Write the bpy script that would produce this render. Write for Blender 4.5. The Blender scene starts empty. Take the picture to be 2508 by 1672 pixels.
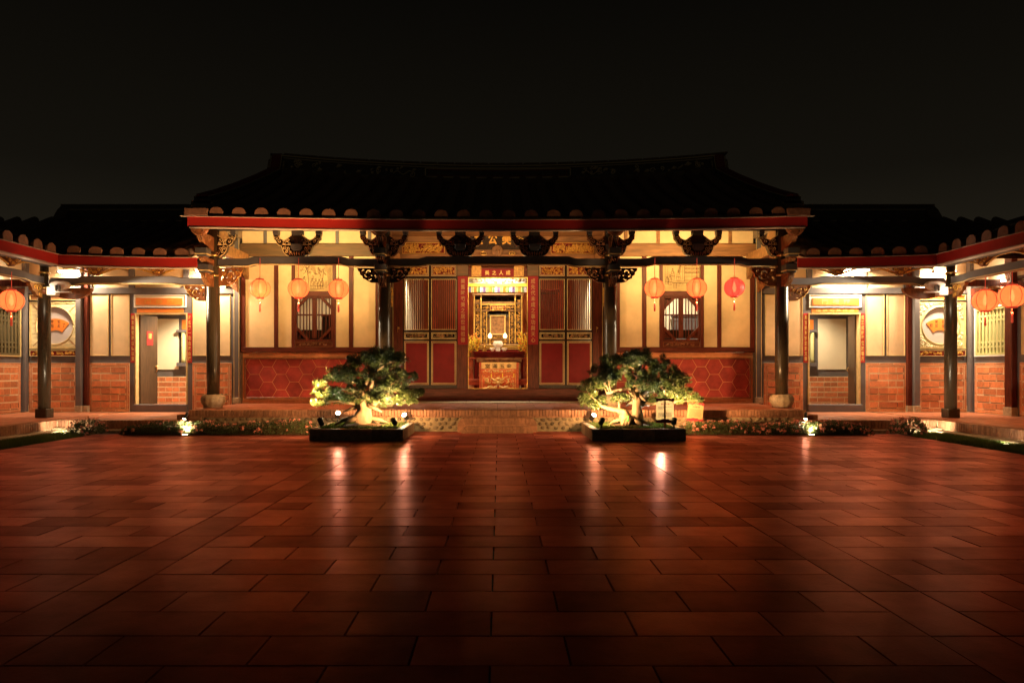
import bpy, bmesh, math, random
from mathutils import Vector, Matrix
from mathutils.geometry import delaunay_2d_cdt
rnd = random.Random(7)
PI = math.pi
SC = bpy.context.scene
COL = SC.collection

# ------------------------------------------------------------------ camera
CAMX, CAMH, FPX, VPX, VPY = 0.04, 1.25, 1790.0, 1223.0, 904.0
cam = bpy.data.cameras.new('camera'); camo = bpy.data.objects.new('camera', cam); COL.objects.link(camo)
camo.location = (CAMX, 0, CAMH); camo.rotation_euler = (PI/2, 0, 0)
cam.sensor_width = 36; cam.lens = FPX/2508*36
cam.shift_x = (1254-VPX)/2508; cam.shift_y = (VPY-836)/2508
cam.clip_start = 0.05; cam.clip_end = 400
SC.camera = camo
# ------------------------------------------------------------------ night sky
W = bpy.data.worlds.new('World'); SC.world = W; W.use_nodes = True
bg = W.node_tree.nodes['Background']
_n = W.node_tree.nodes; _l = W.node_tree.links
_tc = _n.new('ShaderNodeTexCoord'); _sx = _n.new('ShaderNodeSeparateXYZ'); _cr = _n.new('ShaderNodeValToRGB')
_l.new(_tc.outputs['Generated'], _sx.inputs[0]); _l.new(_sx.outputs['Z'], _cr.inputs['Fac']); _l.new(_cr.outputs['Color'], bg.inputs[0])
_cr.color_ramp.elements[0].position = 0.0; _cr.color_ramp.elements[0].color = (1.0, .78, .47, 1)      # city glow low in the sky
_e = _cr.color_ramp.elements.new(.12); _e.color = (.36, .29, .18, 1)
_e = _cr.color_ramp.elements.new(.24); _e.color = (.155, .128, .083, 1)
_cr.color_ramp.elements[-1].position = .52; _cr.color_ramp.elements[-1].color = (.032, .028, .020, 1)
bg.inputs[1].default_value = 0.034
SC.view_settings.view_transform = 'Standard'; SC.view_settings.look = 'None'
SC.view_settings.exposure = 0.3; SC.view_settings.gamma = 1.0; SC.view_settings.use_curve_mapping = False
SC.cycles.use_denoising = True
try: SC.cycles.denoiser = 'OPENIMAGEDENOISE'
except Exception: pass
SC.cycles.max_bounces = 8; SC.cycles.diffuse_bounces = 4; SC.cycles.glossy_bounces = 3
SC.cycles.transmission_bounces = 4; SC.cycles.transparent_max_bounces = 8
SC.cycles.sample_clamp_indirect = 4.0; SC.cycles.use_light_tree = True
SC.cycles.caustics_reflective = False; SC.cycles.caustics_refractive = False

# ------------------------------------------------------------------ measuring: photo pixel at depth Y -> metres
def X(px, Y): return CAMX + (px-VPX)/FPX*Y
def Z(py, Y): return CAMH - (py-VPY)/FPX*Y
YE, YC, YW, YD = 14.85, 15.58, 17.66, 18.63
PZ, WZ = 0.432, 0.22                        # height of the hall podium and of the wing podiums

# ------------------------------------------------------------------ materials
def mat(name, col, rough=0.6, metal=0.0, var=0.0, noise=0.0, nscale=6.0, bump=0.0, bscale=40.0, spec=0.5,
        emit=None, estr=0.0, stretch=None, col2=None, coat=0.0, trans=None, roughvar=0.0):
    m = bpy.data.materials.new(name); m.use_nodes = True
    nt = m.node_tree; N = nt.nodes; L = nt.links
    b = N['Principled BSDF']
    b.inputs['Roughness'].default_value = rough; b.inputs['Metallic'].default_value = metal
    b.inputs['Specular IOR Level'].default_value = spec
    if coat: b.inputs['Coat Weight'].default_value = coat; b.inputs['Coat Roughness'].default_value = 0.12
    base = (*col, 1)
    geo = N.new('ShaderNodeNewGeometry')
    vec = geo.outputs['Position']
    if stretch:
        mp = N.new('ShaderNodeMapping'); mp.inputs['Scale'].default_value = stretch
        L.new(vec, mp.inputs['Vector']); vec = mp.outputs['Vector']
    cur = None
    if noise > 0:
        nz = N.new('ShaderNodeTexNoise'); nz.inputs['Scale'].default_value = nscale; nz.inputs['Detail'].default_value = 6
        nz.inputs['Roughness'].default_value = 0.62
        L.new(vec, nz.inputs['Vector'])
        mx = N.new('ShaderNodeMix'); mx.data_type = 'RGBA'
        c2 = col2 if col2 else tuple(c*(1-noise) for c in col)
        c1 = col if col2 else tuple(min(1, c*(1+noise*0.6)) for c in col)
        mx.inputs['A'].default_value = (*c1, 1); mx.inputs['B'].default_value = (*c2, 1)
        rp = N.new('ShaderNodeMapRange'); rp.inputs['From Min'].default_value = 0.35; rp.inputs['From Max'].default_value = 0.68
        L.new(nz.outputs['Fac'], rp.inputs['Value']); L.new(rp.outputs['Result'], mx.inputs['Factor'])
        cur = mx.outputs['Result']
        if roughvar:
            rr = N.new('ShaderNodeMapRange'); rr.inputs['From Min'].default_value = .3; rr.inputs['From Max'].default_value = .7
            rr.inputs['To Min'].default_value = max(.03, rough-roughvar); rr.inputs['To Max'].default_value = rough+roughvar
            L.new(nz.outputs['Fac'], rr.inputs['Value']); L.new(rr.outputs['Result'], b.inputs['Roughness'])
    if var > 0:
        oi = N.new('ShaderNodeObjectInfo'); hs = N.new('ShaderNodeHueSaturation')
        mr = N.new('ShaderNodeMapRange'); mr.inputs['To Min'].default_value = 1-var; mr.inputs['To Max'].default_value = 1+var
        L.new(oi.outputs['Random'], mr.inputs['Value']); L.new(mr.outputs['Result'], hs.inputs['Value'])
        if cur: L.new(cur, hs.inputs['Color'])
        else: hs.inputs['Color'].default_value = base
        cur = hs.outputs['Color']
    if cur: L.new(cur, b.inputs['Base Color'])
    else: b.inputs['Base Color'].default_value = base
    if bump > 0:
        n2 = N.new('ShaderNodeTexNoise'); n2.inputs['Scale'].default_value = bscale; n2.inputs['Detail'].default_value = 4
        L.new(vec, n2.inputs['Vector'])
        bp = N.new('ShaderNodeBump'); bp.inputs['Strength'].default_value = bump; bp.inputs['Distance'].default_value = 0.01
        L.new(n2.outputs['Fac'], bp.inputs['Height']); L.new(bp.outputs['Normal'], b.inputs['Normal'])
    if emit:
        b.inputs['Emission Color'].default_value = (*emit, 1); b.inputs['Emission Strength'].default_value = estr
    if trans:
        out = N['Material Output']; tr = N.new('ShaderNodeBsdfTranslucent'); ms = N.new('ShaderNodeMixShader')
        tr.inputs['Color'].default_value = (*trans[1], 1); ms.inputs[0].default_value = trans[0]
        L.new(b.outputs[0], ms.inputs[1]); L.new(tr.outputs[0], ms.inputs[2]); L.new(ms.outputs[0], out.inputs['Surface'])
    return m

M = {}
M['paver'] = mat('paver_stone', (.25, .066, .050), .30, var=.30, noise=.34, nscale=3.0, bump=.12, bscale=60, roughvar=.03, spec=.13)
def polish(m, tint, ior, rough):
    """the sheen of worn stone: a tinted glossy film that grows towards grazing angles"""
    nt = m.node_tree; N = nt.nodes; L = nt.links; b = N['Principled BSDF']; b.inputs['Specular IOR Level'].default_value = 0
    gl = N.new('ShaderNodeBsdfGlossy'); gl.inputs['Color'].default_value = (*tint, 1); gl.inputs['Roughness'].default_value = rough
    fr = N.new('ShaderNodeFresnel'); fr.inputs['IOR'].default_value = ior; ms = N.new('ShaderNodeMixShader')
    for l in list(L):
        if l.to_node == b and l.to_socket.name == 'Normal': L.new(l.from_socket, gl.inputs['Normal']); L.new(l.from_socket, fr.inputs['Normal'])
    oi = N.new('ShaderNodeObjectInfo'); m1 = N.new('ShaderNodeMapRange'); m1.inputs['To Min'].default_value = .62; m1.inputs['To Max'].default_value = 1.25
    geo = N.new('ShaderNodeNewGeometry'); nz = N.new('ShaderNodeTexNoise'); nz.inputs['Scale'].default_value = 2.3; nz.inputs['Detail'].default_value = 7; nz.inputs['Roughness'].default_value = .7
    m2 = N.new('ShaderNodeMapRange'); m2.inputs['From Min'].default_value = .3; m2.inputs['From Max'].default_value = .7; m2.inputs['To Min'].default_value = .6; m2.inputs['To Max'].default_value = 1.3
    a1 = N.new('ShaderNodeMath'); a1.operation = 'MULTIPLY'; a2 = N.new('ShaderNodeMath'); a2.operation = 'MULTIPLY'; a2.use_clamp = True
    L.new(oi.outputs['Random'], m1.inputs['Value']); L.new(geo.outputs['Position'], nz.inputs['Vector']); L.new(nz.outputs['Fac'], m2.inputs['Value'])
    L.new(m1.outputs['Result'], a1.inputs[0]); L.new(m2.outputs['Result'], a1.inputs[1]); L.new(a1.outputs[0], a2.inputs[0]); L.new(fr.outputs[0], a2.inputs[1])
    L.new(a2.outputs[0], ms.inputs[0]); L.new(b.outputs[0], ms.inputs[1]); L.new(gl.outputs[0], ms.inputs[2]); L.new(ms.outputs[0], N['Material Output'].inputs['Surface'])
polish(M['paver'], (1, .43, .37), 1.172, .28)
M['ground'] = mat('joint_dirt', (.02, .013, .01), .9)
M['brick'] = mat('fired_brick', (.60, .205, .08), .62, var=.24, noise=.22, nscale=14, bump=.35, bscale=90)
M['mortar'] = mat('lime_mortar', (.74, .58, .38), .85, noise=.15, nscale=20)
M['slot'] = mat('dark_joint', (.05, .03, .02), .9)
M['edge_brick'] = mat('edge_brick', (.40, .19, .105), .7, var=.22, noise=.25, nscale=18, bump=.4, bscale=80)
M['hex'] = mat('hexagon_tile', (.34, .054, .044), .5, spec=.18, var=.16, noise=.3, nscale=5, bump=.2, bscale=70, roughvar=.1)
M['hexgrout'] = mat('hexagon_grout', (.66, .34, .16), .8)
M['floor'] = mat('terracotta_tile', (.46, .155, .075), .42, var=.14, noise=.25, nscale=4, bump=.15, bscale=60, roughvar=.1)
M['floorgrout'] = mat('floor_grout', (.2, .09, .05), .9)
M['plaster'] = mat('cream_plaster', (.76, .545, .315), .8, noise=.17, nscale=1.6, bump=.08, bscale=30)
M['plaster_white'] = mat('pale_plaster', (.86, .76, .56), .8, noise=.05, nscale=2)
M['grey'] = mat('grey_painted_wood', (.135, .118, .122), .55, noise=.12, nscale=5, bump=.08, stretch=(1, 1, .2))
M['greybeam'] = mat('slate_painted_wood', (.075, .07, .078), .42, noise=.15, nscale=4, bump=.05)
M['redwood'] = mat('red_brown_timber', (.11, .024, .013), .42, spec=.18, noise=.5, nscale=5, stretch=(7, 7, .7), bump=.2, bscale=9)
M['redwood_h'] = mat('red_brown_sill', (.12, .028, .016), .45, spec=.18, noise=.5, nscale=5, stretch=(.7, 7, 7), bump=.2, bscale=9)
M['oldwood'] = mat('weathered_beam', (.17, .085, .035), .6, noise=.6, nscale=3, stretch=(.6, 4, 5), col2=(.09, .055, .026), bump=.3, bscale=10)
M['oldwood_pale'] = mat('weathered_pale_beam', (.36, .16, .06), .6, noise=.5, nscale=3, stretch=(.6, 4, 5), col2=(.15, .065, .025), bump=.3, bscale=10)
M['lacquer'] = mat('black_lacquer', (.022, .011, .007), .24, noise=.3, nscale=8, bump=.1)
M['darkwood'] = mat('dark_door_wood', (.026, .011, .007), .38, spec=.18, noise=.4, nscale=6, stretch=(5, 5, .8), bump=.1)
M['redpanel'] = mat('crimson_panel', (.17, .008, .011), .55, spec=.18, noise=.15, nscale=4)
M['fascia'] = mat('fascia_red_metal', (.40, .026, .022), .33, noise=.12, nscale=2, bump=.03, bscale=8)
M['lip'] = mat('fascia_pale_lip', (.52, .42, .36), .28, noise=.15, nscale=6)
M['gold'] = mat('gilding', (.80, .50, .13), .34, metal=.75, noise=.25, nscale=12)
M['gilt'] = mat('gilded_carving', (.75, .40, .08), .4, metal=.35, noise=.35, nscale=25, bump=.3, bscale=60)
M['goldline'] = mat('gold_paint_line', (.66, .48, .22), .45, noise=.2, nscale=9)
M['carve'] = mat('carved_brown_wood', (.26, .095, .035), .4, noise=.5, nscale=12, bump=.3, bscale=40)
M['carve_light'] = mat('carved_tan_wood', (.30, .14, .05), .5, noise=.5, nscale=12, bump=.3, bscale=40)
M['column'] = mat('olive_brown_column', (.055, .038, .021), .30, noise=.25, nscale=3, stretch=(3, 3, .4), roughvar=.06)
M['brass'] = mat('brass_band', (.8, .55, .2), .28, metal=.9)
M['stone'] = mat('carved_granite', (.46, .37, .24), .7, noise=.35, nscale=14, bump=.5, bscale=70)
M['cobble'] = mat('embedded_cobble', (.27, .20, .12), .6, var=.35, noise=.3, nscale=20, bump=.3, bscale=50)
M['cobblewall'] = mat('cobble_mortar', (.42, .31, .18), .85, noise=.25, nscale=10, bump=.5, bscale=50)
M['rooftile'] = mat('dark_roof_tile', (.24, .16, .125), .6, var=.2, noise=.35, nscale=7, bump=.3, bscale=30)
M['tileend'] = mat('clay_tile_end', (.22, .098, .062), .7, var=.18, noise=.3, nscale=16, bump=.3)
M['ridge'] = mat('ridge_plaster', (.22, .16, .11), .7, noise=.3, nscale=6)
M['ridgeband'] = mat('ridge_band_dark', (.10, .085, .075), .6, noise=.3, nscale=8)
M['ridgeline'] = mat('ridge_trim', (.85, .70, .42), .6)
M['ridgered'] = mat('ridge_red', (.30, .06, .045), .6)
M['planter'] = mat('planter_granite', (.46, .34, .23), .55, var=.3, noise=.35, nscale=10, bump=.2, bscale=60)
M['soil'] = mat('garden_soil', (.12, .065, .03), .9, noise=.4, nscale=25, bump=.6, bscale=40)
M['bark'] = mat('pale_bark', (.18, .122, .07), .8, noise=.45, nscale=14, stretch=(1, 1, .5), bump=.8, bscale=26)
M['leaf'] = mat('glossy_leaf', (.058, .088, .024), .34, noise=.5, nscale=30, trans=(.12, (.14, .21, .05)))
M['grass'] = mat('grass_blade', (.07, .105, .02), .55, noise=.4, nscale=20, trans=(.3, (.16, .25, .05)))
M['bushleaf'] = mat('bush_leaf', (.075, .10, .03), .45, noise=.5, nscale=25, trans=(.2, (.1, .16, .04)))
M['flower'] = mat('pink_blossom', (.86, .33, .26), .6, noise=.3, nscale=40, trans=(.25, (.7, .25, .15)))
M['redpaper'] = mat('red_paper', (.48, .022, .02), .5, noise=.1, nscale=10)
M['orangepaper'] = mat('orange_paper', (.80, .22, .035), .5, noise=.1, nscale=5)
M['crimsonboard'] = mat('crimson_couplet_board', (.27, .016, .022), .5, spec=.18, noise=.12, nscale=6)
M['goldtext'] = mat('gold_lettering', (.78, .52, .16), .4, metal=.2)
M['faintgold'] = mat('worn_gold_lettering', (.44, .20, .08), .5)
M['ink'] = mat('ink', (.06, .025, .012), .8)
M['sepia'] = mat('sepia_ink', (.10, .035, .012), .8)
M['papercream'] = mat('aged_painting_ground', (.56, .36, .16), .75, noise=.25, nscale=4)
M['disc'] = mat('lavender_disc', (.50, .44, .45), .6, noise=.08, nscale=4)
M['palegreen'] = mat('pale_green_field', (.58, .55, .28), .65, noise=.2, nscale=9)
M['palestone'] = mat('veined_pale_field', (.72, .58, .32), .6, noise=.35, nscale=5, stretch=(1, 1, 3))
M['floral'] = mat('pale_floral_relief', (.85, .72, .48), .6)
M['greenbar'] = mat('celadon_bar', (.50, .48, .22), .5)
M['darkbar'] = mat('olive_dark_bar', (.11, .085, .04), .5)
M['white'] = mat('white_enamel', (.85, .82, .80), .35)
M['black'] = mat('black_metal', (.012, .010, .009), .45)
M['tube'] = mat('tube_glow', (1, .9, .7), .5, emit=(1.0, .83, .55), estr=22)
M['lens'] = mat('lamp_lens_glow', (1, .9, .7), .5, emit=(1.0, .80, .48), estr=26)
M['candle'] = mat('bulb_glow', (1, .8, .5), .5, emit=(1.0, .72, .36), estr=3.5)
M['interior'] = mat('interior_orange_wall', (.62, .17, .05), .7, noise=.15, nscale=3)
M['interior_red'] = mat('interior_vermilion', (.55, .08, .03), .5, noise=.15, nscale=3)
M['yellowcloth'] = mat('yellow_cloth', (.88, .66, .06), .7)
M['brocade'] = mat('orange_brocade', (.80, .24, .05), .6, noise=.6, nscale=24, col2=(.62, .07, .03))
M['redcloth'] = mat('red_brocade', (.50, .04, .03), .6, noise=.5, nscale=30, col2=(.7, .25, .06))
M['embroid'] = mat('gold_embroidery', (.85, .58, .20), .45, metal=.15, noise=.3, nscale=40)
M['embroid_pale'] = mat('pale_embroidery', (.85, .76, .60), .5, noise=.25, nscale=50)
M['shrinewood'] = mat('gilded_shrine_wood', (.26, .13, .045), .36, metal=.1, noise=.35, nscale=14, bump=.2)
M['tablered'] = mat('dark_red_lacquer', (.15, .014, .010), .16, noise=.2, nscale=6)
M['chair'] = mat('rosewood', (.36, .07, .03), .3, noise=.4, nscale=9)
M['signface'] = mat('sign_cream', (.46, .33, .15), .55, noise=.08, nscale=8, trans=(.62, (.78, .54, .25)))
M['porcelain'] = mat('porcelain', (.85, .80, .68), .25)
M['greentag'] = mat('green_tag', (.05, .45, .10), .5)
for nm, c in dict(s_white=(.85, .82, .8), s_violet=(.30, .22, .42), s_green=(.15, .4, .12), s_orange=(.85, .35, .05), s_lime=(.72, .72, .25)).items():
    M[nm] = mat('silk_' + nm[2:], c, .55)

def lantern_mat(name, col, e):
    m = bpy.data.materials.new(name); m.use_nodes = True; nt = m.node_tree; N = nt.nodes; L = nt.links
    b = N['Principled BSDF']; b.inputs['Base Color'].default_value = (*col, 1); b.inputs['Roughness'].default_value = .5
    geo = N.new('ShaderNodeNewGeometry'); nz = N.new('ShaderNodeTexNoise'); nz.inputs['Scale'].default_value = 26; nz.inputs['Detail'].default_value = 8
    L.new(geo.outputs['Position'], nz.inputs['Vector'])
    mr = N.new('ShaderNodeMapRange'); mr.inputs['From Min'].default_value = .3; mr.inputs['From Max'].default_value = .7
    mr.inputs['To Min'].default_value = .75; mr.inputs['To Max'].default_value = 1.15
    L.new(nz.outputs['Fac'], mr.inputs['Value'])
    tr = N.new('ShaderNodeBsdfTranslucent'); tr.inputs['Color'].default_value = (*col, 1)
    ms = N.new('ShaderNodeMixShader'); ms.inputs[0].default_value = .6
    em = N.new('ShaderNodeEmission'); em.inputs['Color'].default_value = (*e, 1); L.new(mr.outputs['Result'], em.inputs['Strength'])
    ad = N.new('ShaderNodeAddShader'); tp = N.new('ShaderNodeBsdfTransparent'); tp.inputs['Color'].default_value = (1, .75, .45, 1); m2 = N.new('ShaderNodeMixShader'); m2.inputs[0].default_value = .10
    L.new(b.outputs[0], ms.inputs[1]); L.new(tr.outputs[0], ms.inputs[2]); L.new(ms.outputs[0], m2.inputs[1]); L.new(tp.outputs[0], m2.inputs[2]); L.new(m2.outputs[0], ad.inputs[0]); L.new(em.outputs[0], ad.inputs[1])
    L.new(ad.outputs[0], N['Material Output'].inputs['Surface'])
    return m
M['lantern'] = lantern_mat('lantern_silk', (.90, .28, .10), (.64, .145, .042))
M['lantern_red'] = lantern_mat('red_lantern_silk', (.80, .09, .06), (.55, .045, .035))
M['lantern_rib'] = mat('lantern_rib', (.60, .06, .03), .5, emit=(.5, .05, .02), estr=.55)

# ------------------------------------------------------------------ object helpers
WLOC = {}
def tag(o, label=None, cat=None, group=None, kind=None):
    if label: o['label'] = label
    if cat: o['category'] = cat
    if group: o['group'] = group
    if kind: o['kind'] = kind
    return o
def wl(parent): return WLOC.get(parent.name, Vector((0, 0, 0))) if parent else Vector((0, 0, 0))
def thing(name, loc, label, cat, group=None):
    o = bpy.data.objects.new(name, None); COL.objects.link(o); o.location = loc; o.empty_display_size = .1
    WLOC[o.name] = Vector(loc)
    return tag(o, label, cat, group)
def link(o, parent, world):
    COL.objects.link(o)
    if parent: o.parent = parent
    o.location = Vector(world) - wl(parent)
    WLOC[o.name] = Vector(world)
    return o
def struct(name, label=None):
    o = bpy.data.objects.new(name, None); COL.objects.link(o); WLOC[o.name] = Vector((0, 0, 0))
    return tag(o, label, None, None, 'structure')
def piece(name, me, parent, world, rot=None):
    o = bpy.data.objects.new(name, me)
    link(o, parent, world)
    if rot: o.rotation_euler = rot
    return o
class MB:
    def __init__(s): s.v = []; s.f = []; s.fm = []; s.mi = 0; s.sm = []; s.smooth = False
    def add(s, vs, fs):
        n = len(s.v); s.v += [tuple(v) for v in vs]
        for f in fs: s.f.append(tuple(i+n for i in f)); s.fm.append(s.mi); s.sm.append(s.smooth)
        return s
    def box(s, x0, x1, y0, y1, z0, z1):
        x0, x1 = min(x0, x1), max(x0, x1); y0, y1 = min(y0, y1), max(y0, y1); z0, z1 = min(z0, z1), max(z0, z1)
        return s.add([(x0,y0,z0),(x1,y0,z0),(x1,y1,z0),(x0,y1,z0),(x0,y0,z1),(x1,y0,z1),(x1,y1,z1),(x0,y1,z1)],
                     [(0,3,2,1),(4,5,6,7),(0,1,5,4),(1,2,6,5),(2,3,7,6),(3,0,4,7)])
    def bar(s, p, q, w, h=None, up=(0, 0, 1)):
        h = h or w; p = Vector(p); q = Vector(q); d = (q-p).normalized(); u = Vector(up)
        if abs(d.dot(u)) > .97: u = Vector((0, 1, 0))
        a = d.cross(u).normalized(); b = a.cross(d).normalized(); vs = []
        for c in (p, q):
            for i, j in ((-1,-1),(1,-1),(1,1),(-1,1)): vs.append(c + a*(i*w/2) + b*(j*h/2))
        return s.add(vs, [(0,3,2,1),(4,5,6,7),(0,1,5,4),(1,2,6,5),(2,3,7,6),(3,0,4,7)])
    def tube(s, pts, r, n=6, cap=True):
        pts = [Vector(p) for p in pts]; rs = r if isinstance(r, (list, tuple)) else [r]*len(pts)
        vs = []; a = None
        for i, p in enumerate(pts):
            d = (pts[min(i+1, len(pts)-1)] - pts[max(i-1, 0)])
            d = d.normalized() if d.length > 1e-9 else Vector((0, 0, 1))
            if a is None:
                a = d.orthogonal().normalized()
            else:
                a = a - d*a.dot(d); a = a.normalized() if a.length > 1e-6 else d.orthogonal().normalized()
            b = d.cross(a)
            for k in range(n):
                t = 2*PI*k/n; vs.append(p + a*(math.cos(t)*rs[i]) + b*(math.sin(t)*rs[i]))
        fs = [(i*n+k, i*n+(k+1) % n, (i+1)*n+(k+1) % n, (i+1)*n+k) for i in range(len(pts)-1) for k in range(n)]
        if cap: fs += [tuple(range(n-1, -1, -1)), tuple((len(pts)-1)*n+k for k in range(n))]
        sm = s.smooth; s.smooth = True; s.add(vs, fs); s.smooth = sm
        return s
    def lathe(s, prof, cx, cy, n=20, z0=0, flute=0, nf=12):
        vs = []
        for r, z in prof:
            for k in range(n):
                t = 2*PI*k/n; rr = r*(1 - flute*(0.5+0.5*math.cos(nf*t))**4) if flute else r
                vs.append((cx+rr*math.cos(t), cy+rr*math.sin(t), z0+z))
        fs = [(i*n+k, i*n+(k+1) % n, (i+1)*n+(k+1) % n, (i+1)*n+k) for i in range(len(prof)-1) for k in range(n)]
        fs += [tuple(range(n-1, -1, -1)), tuple((len(prof)-1)*n+k for k in range(n))]
        sm = s.smooth; s.smooth = True; s.add(vs, fs); s.smooth = sm
        return s
    def prism(s, poly, axis, a, b):
        def P(u, w, t): return (u, t, w) if axis == 'y' else ((t, u, w) if axis == 'x' else (u, w, t))
        n = len(poly)
        vs = [P(u, w, a) for u, w in poly] + [P(u, w, b) for u, w in poly]
        fs = [tuple(range(n)), tuple(range(2*n-1, n-1, -1))] + [(i, n+i, n+(i+1) % n, (i+1) % n) for i in range(n)]
        return s.add(vs, fs)
    def plate(s, outline, holes, axis, a, b):
        """a pierced board: outline with holes cut through, thickness a..b"""
        pts = [Vector(p) for p in outline]; ed = [(i, (i+1) % len(outline)) for i in range(len(outline))]
        for h in holes:
            k = len(pts); pts += [Vector(p) for p in h]; ed += [(k+i, k+(i+1) % len(h)) for i in range(len(h))]
        V, E_, F_, *_ = delaunay_2d_cdt(pts, ed, [], 2, 1e-6)
        def P(u, w, t): return (u, t, w) if axis == 'y' else (t, u, w)
        def inside(p, h):
            c = False; j = len(h)-1
            for i in range(len(h)):
                if (h[i][1] > p[1]) != (h[j][1] > p[1]) and p[0] < (h[j][0]-h[i][0])*(p[1]-h[i][1])/(h[j][1]-h[i][1])+h[i][0]: c = not c
                j = i
            return c
        F_ = [f for f in F_ if not any(inside((sum(V[i][0] for i in f)/len(f), sum(V[i][1] for i in f)/len(f)), h) for h in holes)]
        n = len(V); vs = [P(v[0], v[1], a) for v in V] + [P(v[0], v[1], b) for v in V]
        fs = [tuple(f) for f in F_] + [tuple(n+i for i in reversed(f)) for f in F_]
        cnt = {}
        for f in F_:
            for i in range(len(f)):
                e = (f[i], f[(i+1) % len(f)]); k = tuple(sorted(e)); cnt[k] = None if k in cnt else e
        fs += [(e[1], e[0], n+e[0], n+e[1]) for e in cnt.values() if e]
        return s.add(vs, fs)
    def frame(s, x0, x1, z0, z1, y0, y1, w):
        x0, x1 = min(x0, x1), max(x0, x1); z0, z1 = min(z0, z1), max(z0, z1)
        s.box(x0, x0+w, y0, y1, z0, z1); s.box(x1-w, x1, y0, y1, z0, z1)
        s.box(x0+w, x1-w, y0, y1, z0, z0+w); s.box(x0+w, x1-w, y0, y1, z1-w, z1); return s
    def mesh(s, name, mats, origin=(0, 0, 0), bevel=0):
        me = bpy.data.meshes.new(name); o = Vector(origin)
        me.from_pydata([tuple(Vector(v)-o) for v in s.v], [], s.f)
        for m in (mats if isinstance(mats, (list, tuple)) else [mats]): me.materials.append(M[m] if isinstance(m, str) else m)
        me.polygons.foreach_set('material_index', s.fm); me.polygons.foreach_set('use_smooth', s.sm)
        if bevel:
            bm = bmesh.new(); bm.from_mesh(me)
            bmesh.ops.recalc_face_normals(bm, faces=bm.faces)
            try: bmesh.ops.bevel(bm, geom=list(bm.edges), offset=bevel, segments=1, affect='EDGES', clamp_overlap=True)
            except Exception: pass
            bm.to_mesh(me); bm.free()
        me.update()
        return me
    def build(s, name, mats, parent=None, origin=None, bevel=0):
        if origin is None: origin = wl(parent)
        me = s.mesh(name, mats, origin, bevel)
        o = bpy.data.objects.new(name, me); link(o, parent, origin)
        if name in ('scrollwork', 'carving', 'small_print', 'gilt_relief', 'dark_joint', 'ink_drawing', 'embroidery', 'lotus_petals', 'ridge_figures', 'branches', 'roots', 'stems', 'blossoms', 'floral_relief', 'openwork_frieze', 'embroidered_ground', 'fringe'): o['kind'] = 'stuff'
        return o
def part(name, m, parent, fn, bevel=0):
    b = MB(); fn(b); return b.build(name, m, parent, bevel=bevel)
def boxpart(name, m, parent, x0, x1, y0, y1, z0, z1, bevel=0.004):
    return MB().box(x0, x1, y0, y1, z0, z1).build(name, m, parent, bevel=bevel)

def spiral(cx, cz, r, turns=1.4, a0=0, ccw=1, n=14):
    return [(cx + r*(1-.85*i/n)*math.cos(a0+ccw*turns*2*PI*i/n), cz + r*(1-.85*i/n)*math.sin(a0+ccw*turns*2*PI*i/n)) for i in range(n+1)]
def scrolls(b, spots, y, r=.008, axis='y', n=5):
    for (cx, cz, R, t, a0, cc) in spots:
        pts = spiral(cx, cz, R, t, a0, cc)
        b.tube([(u, y, w) if axis == 'y' else (y, u, w) for u, w in pts], r, n)
    return b
def relief(b, x0, x1, z0, z1, y, seed, size=.05, depth=.02, dens=1.0, axis='y'):
    """low carved relief: scrolls, buds and stems over a field"""
    R = random.Random(seed); area = abs(x1-x0)*abs(z1-z0); k = max(4, int(area/(size*size)*1.1*dens))
    x0, x1 = min(x0, x1), max(x0, x1); z0, z1 = min(z0, z1), max(z0, z1)
    def P(u, w, d): return (u, y-d, w) if axis == 'y' else (y-d, u, w)
    for i in range(k):
        cx = R.uniform(x0+size*.4, x1-size*.4); cz = R.uniform(z0+size*.35, z1-size*.35) if z1-z0 > size*.8 else (z0+z1)/2
        q = R.random(); r = size*R.uniform(.28, .5); r = min(r, (z1-z0)*.45)
        if q < .55:
            pts = spiral(cx, cz, r, R.uniform(.8, 1.5), R.uniform(0, 6.3), R.choice((-1, 1)), 9)
            b.tube([P(u, w, depth*.5) for u, w in pts], size*.085, 4)
        elif q < .85:
            for j in range(5):
                a = j*1.2566+R.random()*.5; u, w = cx+r*.6*math.cos(a), cz+r*.6*math.sin(a)
                b.tube([P(cx, cz, depth*.4), P(u, w, depth), P(cx+r*math.cos(a), cz+r*math.sin(a), depth*.3)], [size*.05, size*.12, size*.03], 4)
        else:
            a = R.uniform(0, 6.3)
            b.tube([P(cx-r*math.cos(a), cz-r*math.sin(a), .2*depth), P(cx, cz+.3*r, depth*.7), P(cx+r*math.cos(a), cz+r*math.sin(a), .2*depth)], size*.075, 4)
    return b

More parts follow.
